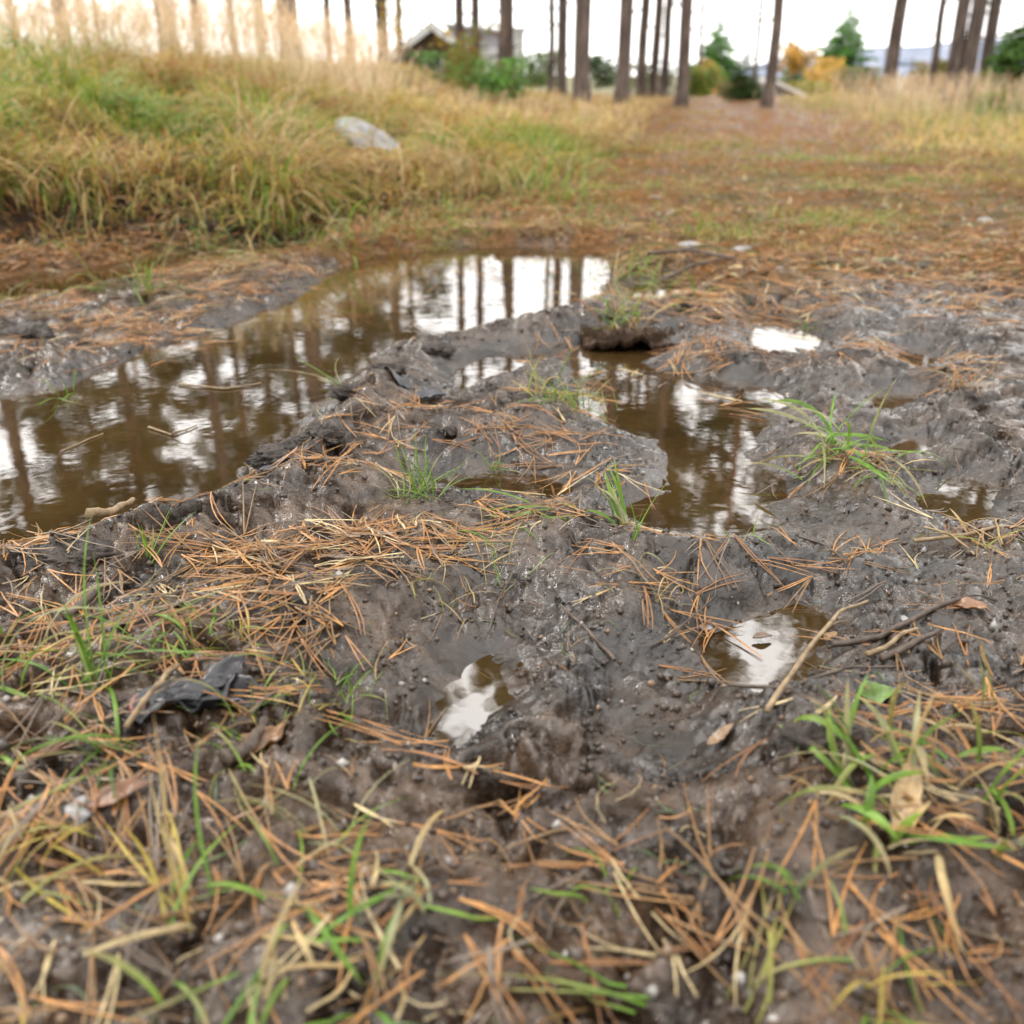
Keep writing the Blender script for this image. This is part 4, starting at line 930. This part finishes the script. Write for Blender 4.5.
def spruce(px, Y, hgt, rad, col, label, base_row=None, dens=1.0, group='young spruces beyond the track'):
    X_ = far(px, Y, .8); z = float(H(np.array([X_]), np.array([Y]))[0]) if base_row is None else zat(base_row, Y)
    t = empty('spruce_tree', (X_, Y, z)); tag(t, label, 'spruce tree', group)
    m = 10; hs_ = np.linspace(-.6, hgt, m); V, F = tube(np.stack([np.zeros(m), np.zeros(m), hs_], 1), np.linspace(.035*hgt/2, .004*hgt, m).clip(.01), 8, .03)
    poly_obj('trunk', V, F, M_BARK, t)
    P_ = []; D_ = []; Z = .06*hgt
    while Z < hgt*.98:
        tt = Z/hgt; R_ = rad*(1-tt)**.92*random.uniform(.88, 1.1)+.012*hgt
        nb = int(9*(1-tt)+5)
        for b in range(nb):
            az = random.uniform(0, 6.28); rr = R_*random.uniform(.7, 1.12); n = max(8, int(60*rr/rad*dens))
            u = rng.random(n)**.7
            p = np.stack([np.cos(az)*u*rr, np.sin(az)*u*rr, Z-.32*rr*u+.18*rr*u*u], 1)
            side = rng.choice([-1, 1], n)*.7; d = np.stack([np.cos(az+side), np.sin(az+side), rng.normal(-.15, .25, n)], 1)
            p += rng.normal(0, .02*hgt, (n, 3))*np.array([1, 1, .5])
            P_.append(p); D_.append(d/np.linalg.norm(d, axis=1)[:, None])
        Z += hgt*.032*random.uniform(.8, 1.2)
    P_ = np.concatenate(P_); D_ = np.concatenate(D_); n = len(P_)
    tp = .6+.5*(1-P_[:, 2]/hgt).clip(0, 1)
    v, f, c = cards(P_, D_, rng.uniform(.035, .065, n)*hgt*tp, rng.uniform(.012, .022, n)*hgt*tp, np.array(col)*rng.uniform(.6, 1.4, (n, 1)))
    mesh_np('crown', v, f, M_NEEDLES_GREEN, c, t, smooth=False); return t
def hgt_for(r0, r1, Y): return zat(r0, Y)-zat(r1, Y)
GR = (.05, .12, .035)
spruce(716, 44, hgt_for(16, 98, 44), 1.7, (.10,.22,.05), 'left one of the two tall green spruces', 98, 2.6, group='young spruces beyond the track')
spruce(843, 44, hgt_for(6, 94, 44), 1.8, (.10,.22,.05), 'right one of the two tall green spruces', 92, 2.6)
spruce(748, 19, hgt_for(44, 103, 19), .42, (.06,.10,.03), 'small dark spruce left of the slim leaning trunk', 103)
spruce(795, 50, hgt_for(40, 92, 50), 1.1, (.09,.17,.08), 'grey green spruce behind the yellow birch', 92)
spruce(1006, 15, hgt_for(30, 130, 15), .6, (.14,.25,.06), 'bright green young spruce at the right picture edge', 130, 2.2)
spruce(1040, 13, hgt_for(-40, 135, 13), .8, (.11,.20,.05), 'taller green spruce cut by the right picture edge', 135, 2.2)
def shrub(px, Y, r_top, r_bot, rad, cols, label, name='shrub', cat='shrub', n=1500, ls=.06, group=None, shape='oval', stemmat=None, stems=6):
    X_ = far(px, Y, .8); zb = zat(r_bot, Y); hgt = zat(r_top, Y)-zb
    t = empty(name, (X_, Y, zb)); tag(t, label, cat, group)
    Vs = []; Fs = []; off = 0; tips = []
    for i in range(stems):
        az = random.uniform(0, 6.28); R_ = rad*random.uniform(.2, .75); u = np.linspace(0, 1, 8); hh_ = hgt*random.uniform(.65, .95)
        pts = np.stack([np.cos(az)*R_*u**1.3, np.sin(az)*R_*u**1.3, -.1+u*(hh_+.1)], 1); v, f = tube(pts, np.linspace(.02*hgt/1.5, .004, 8).clip(.004), 6, .05)
        Vs.append(v); Fs += [[a+off for a in q] for q in f]; off += len(v); tips.append(pts)
    poly_obj('stem', np.concatenate(Vs), Fs, stemmat or M_BARK, t)
    cl = 26; cc = []
    for i in range(cl):
        p = tips[i % stems][random.randint(3, 7)]; cc.append(p+np.array([random.gauss(0, .3), random.gauss(0, .3), random.gauss(0, .2)])*rad)
    cc = np.array(cc); ch = rng.integers(0, cl, n); P_ = cc[ch]+rng.normal(0, .17, (n, 3))*rad
    P_[:, 2] = P_[:, 2].clip(.02*hgt, hgt*1.02)
    col = np.array(cols)[rng.integers(0, len(cols), n)]*rng.uniform(.7, 1.3, (n, 1))
    v, f, c = cards(P_, rdir(n), rng.uniform(.7, 1.3, n)*ls, rng.uniform(.5, .8, n)*ls, col)
    mesh_np('foliage', v, f, M_LEAF, c, t, smooth=False); return t
YL = (.55, .34, .04); YG = (.30, .28, .05); OG = (.50, .30, .11)
shrub(707, 40, 62, 98, .6, [OG, YG], 'orange leaved bush left of the left spruce', group='autumn bushes beyond the track', ls=.12)
shrub(693, 30, 70, 102, .6, [(.1,.2,.04), YG], 'green bush behind the rough trunk', group='autumn bushes beyond the track', ls=.1)
shrub(792, 45, 38, 80, .7, [OG, YL], 'orange topped birch behind the slim leaning trunk', name='birch_tree', cat='birch tree', group='autumn bushes beyond the track', ls=.13)
shrub(826, 40, 60, 97, .95, [OG, (.62,.42,.12), YL], 'pale orange bush beside the right spruce', group='autumn bushes beyond the track', ls=.12)
shrub(808, 32, 84, 102, .7, [(.35,.33,.08), YG], 'low yellow green bush beside the right spruce foot', group='autumn bushes beyond the track', ls=.1)
shrub(404, 12, -40, 50, .5, [YL, (.6,.45,.05), YG], 'yellow birch leaves hanging before the reddish pine', name='birch_tree', cat='birch tree', ls=.05, n=420, stems=3)
shrub(470, 11, 25, 98, .35, [(.22,.30,.04), YG, (.3,.12,.04)], 'yellow green sapling in front of the grey shed', name='sapling', cat='sapling', ls=.045, n=900, stems=4)
shrub(494, 10.5, 62, 98, .30, [(.12,.26,.05), (.18,.32,.08)], 'low bright green bush beside the twin trunks', ls=.045, n=1200, stems=7)
shrub(445, 12.5, 55, 92, .40, [(.12,.26,.06), (.2,.3,.1)], 'low green bush in front of the gabled cottage', ls=.05, n=1200, stems=7)
shrub(506, 10.8, 62, 90, .12, [(.5,.1,.04), (.45,.18,.06)], 'small red leaved shrub at the foot of the twin trunks', ls=.03, n=260, stems=3)
shrub(14, 5.6, 18, 70, .10, [(.12,.30,.06), YL], 'leafy green and yellow sapling top at the far left', name='sapling', cat='sapling', ls=.05, n=60, stems=2)
shrub(1012, 11, 95, 150, .4, [(.14,.24,.04), (.25,.28,.06)], 'green bush at the right verge edge', ls=.05, n=1400, stems=7)
shrub(940, 24, 62, 92, .7, [(.14,.16,.05), YG, (.3,.18,.08)], 'brownish bush behind the right hand trunks', ls=.09, n=1400, stems=7)
shrub(540, 24, 55, 85, .7, [(.12,.2,.06), (.2,.26,.08)], 'grey green bush behind the thinnest dark trunk', ls=.09, n=1300, stems=7)

# ------------------------------------------------------------------ cottage, shed, white post, white slab, hills
import bmesh
shrub(600, 26, 58, 86, .6, [(.10,.17,.08), (.16,.2,.1)], 'grey green bush behind the broad light grey trunk', ls=.09, n=1200, stems=6)
shrub(648, 30, 66, 96, .9, [(.12,.16,.07), (.2,.19,.08)], 'low olive bush behind the three thin trunks', ls=.09, n=1400, stems=6)
shrub(733, 26, 76, 100, .4, [(.2,.2,.08), (.3,.22,.1)], 'faded brownish bush beside the small dark spruce', ls=.07, n=900, stems=6)
shrub(870, 34, 70, 96, .9, [(.25,.2,.12), (.18,.2,.09)], 'dull brown bush beside the right tall spruce', ls=.1, n=1300, stems=6)
def box(name, c, s, mat, parent=None, bev=.01):
    bm = bmesh.new(); bmesh.ops.create_cube(bm, size=1)
    for v in bm.verts: v.co = (v.co.x*s[0]+c[0], v.co.y*s[1]+c[1], v.co.z*s[2]+c[2])
    bmesh.ops.bevel(bm, geom=bm.edges[:], offset=bev, segments=1, affect='EDGES')
    me = bpy.data.meshes.new(name); bm.to_mesh(me); bm.free(); me.materials.append(mat)
    o = bpy.data.objects.new(name, me); C.objects.link(o)
    if parent: o.parent = parent
    return o
def prism(name, prof, y0, y1, mat, parent):
    n = len(prof); V = [(a, y0, b) for a, b in prof]+[(a, y1, b) for a, b in prof]
    F = [list(range(n))[::-1], list(range(n, 2*n))]+[[i, (i+1) % n, (i+1) % n+n, i+n] for i in range(n)]
    me = bpy.data.meshes.new(name); me.from_pydata(V, [], F); me.materials.append(mat); me.update()
    o = bpy.data.objects.new(name, me); C.objects.link(o); o.parent = parent; return o
M_WHITE = solid_mat('white_paint', (.62,.64,.66), (.8,.8,.8), 3, .6, .1, .01)
M_TIMB = solid_mat('brown_boards', (.12,.085,.06), (.24,.18,.13), 3, .8, .3, .02, (6, 1, .5))
M_GREYW = solid_mat('grey_boards', (.30,.29,.31), (.46,.45,.48), 3, .8, .3, .02, (6, 1, .5))
M_ROOF = solid_mat('dark_roofing', (.10,.10,.11), (.2,.2,.21), 4, .7, .3, .02)
M_GLASS = solid_mat('window_glass', (.02,.025,.03), (.05,.06,.07), 1, .1, 0, .001)
Yh = 40; xc = far(434, Yh, .8); zg = zat(92, Yh); zr = zat(24, Yh); zev = zat(52, Yh); hw = 1.9
t = empty('cottage', (xc, Yh, zg)); tag(t, 'brown gabled cottage with white bargeboards behind the left bank', 'cottage')
a = zr-zg; b_ = zev-zg
prism('wall', [(-1.15, -.3), (1.15, -.3), (1.15, b_+.1), (0, a-.28), (-1.15, b_+.1)], 0, 5, M_TIMB, t)
for sg in (-1, 1):
    e = b_-.75 if sg < 0 else b_-.25
    ex = sg*(2.35 if sg < 0 else 1.6)
    prism('roof', [(0, a-.10), (ex, e), (ex, e+.14), (0, a+.04)], -.6, 5.3, M_ROOF, t)
    prism('bargeboard', [(0, a-.22), (ex, e-.10), (ex, e+.19), (0, a+.10)], -.66, -.603, M_WHITE, t)
wn = prism('window', [(-.35, b_-.7), (.35, b_-.7), (.35, b_-.05), (-.35, b_-.05)], -.05, -.003, M_WHITE, t)
prism('pane', [(-.28, b_-.63), (.28, b_-.63), (.28, b_-.12), (-.28, b_-.12)], -.07, -.053, M_GLASS, wn)
Ys = 46; xs_ = far(478, Ys, .8); t = empty('shed', (xs_, Ys, zat(95, Ys))); tag(t, 'grey boarded shed with lighter roof behind twin trunks', 'shed')
hS = zat(25, Ys)-zat(95, Ys)
prism('wall', [(-1.3, -.3), (1.3, -.3), (1.3, hS-.3), (-1.3, hS)], 0, 4, M_GREYW, t)
prism('roof', [(-1.5, hS+.03), (1.5, hS-.32), (1.5, hS-.22), (-1.5, hS+.13)], -.3, 4.3, M_WHITE, t)
prism('door', [(-.45, -.2), (.45, -.2), (.45, 1.9), (-.45, 1.9)], -.04, -.003, M_ROOF, t)
Yp = 26; xp = far(519, Yp, .8); t = empty('gate_post', (xp, Yp, zat(82, Yp))); tag(t, 'white painted post right of the twin trunks', 'post')
hp = zat(32, Yp)-zat(82, Yp); box('post_shaft', (0, 0, hp/2-.15), (.24, .24, hp+.3), M_WHITE, t); box('post_cap', (0, 0, hp+.05), (.36, .36, .1), M_WHITE, t); 
box('board', (-.55, .06, hp*.42), (.8, .04, hp*.5), M_WHITE, t)
Yc = 30; xc2 = far(792, Yc, 0)
n1 = far(768, Yc, 0)-xc2; n2 = far(818, Yc, 0)-xc2; zt = zat(79, Yc); zb = zat(103, Yc)
t = empty('low_shelter', (xc2, Yc, zb-.3)); tag(t, 'low white sloping roof between the slim trunk and orange bush', 'shelter')
q1 = zt-zb+.3; prism('roof', [(n1, q1), (n2, .36), (n2, .26), (n1, q1-.1)], -.5, 1.6, M_WHITE, t)
prism('wall', [(n1+.15, 0), (n2-.3, 0), (n2-.3, .20), (n1+.15, q1-.2)], -.3, 1.4, M_GREYW, t)

def hill(name, Y, crest, th, mat, label, rough, seed):
    xs_ = np.linspace(crest[0][0], crest[-1][0], 320); cz = np.interp(xs_, [c[0] for c in crest], [c[1] for c in crest])
    cz = cz+rough*fbm(xs_, xs_*0+seed, .05, 4, seed); nv = 40; v = np.linspace(0, 1, nv)
    VX = np.repeat(xs_[None], nv, 0); VY = Y-th+(v*2*th)[:, None]+0*VX
    VZ = -14+(cz+14)[None]*np.sin(np.pi*v)[:, None]**.8+rough*.4*fbm(VX, VY, .08, 3, seed+2)
    idn = np.arange(320*nv).reshape(nv, 320)
    F = np.stack([idn[:-1, :-1], idn[:-1, 1:], idn[1:, 1:], idn[1:, :-1]], -1).reshape(-1, 4)
    o = mesh_np(name, np.stack([VX, VY, VZ], -1).reshape(-1, 3), F, mat); return tag(o, label, None, None, 'structure')
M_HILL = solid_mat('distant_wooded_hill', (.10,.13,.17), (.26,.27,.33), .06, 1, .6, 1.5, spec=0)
M_HILL2 = solid_mat('near_wooded_slope', (.06,.10,.08), (.16,.19,.12), .25, 1, .6, .8, spec=0)
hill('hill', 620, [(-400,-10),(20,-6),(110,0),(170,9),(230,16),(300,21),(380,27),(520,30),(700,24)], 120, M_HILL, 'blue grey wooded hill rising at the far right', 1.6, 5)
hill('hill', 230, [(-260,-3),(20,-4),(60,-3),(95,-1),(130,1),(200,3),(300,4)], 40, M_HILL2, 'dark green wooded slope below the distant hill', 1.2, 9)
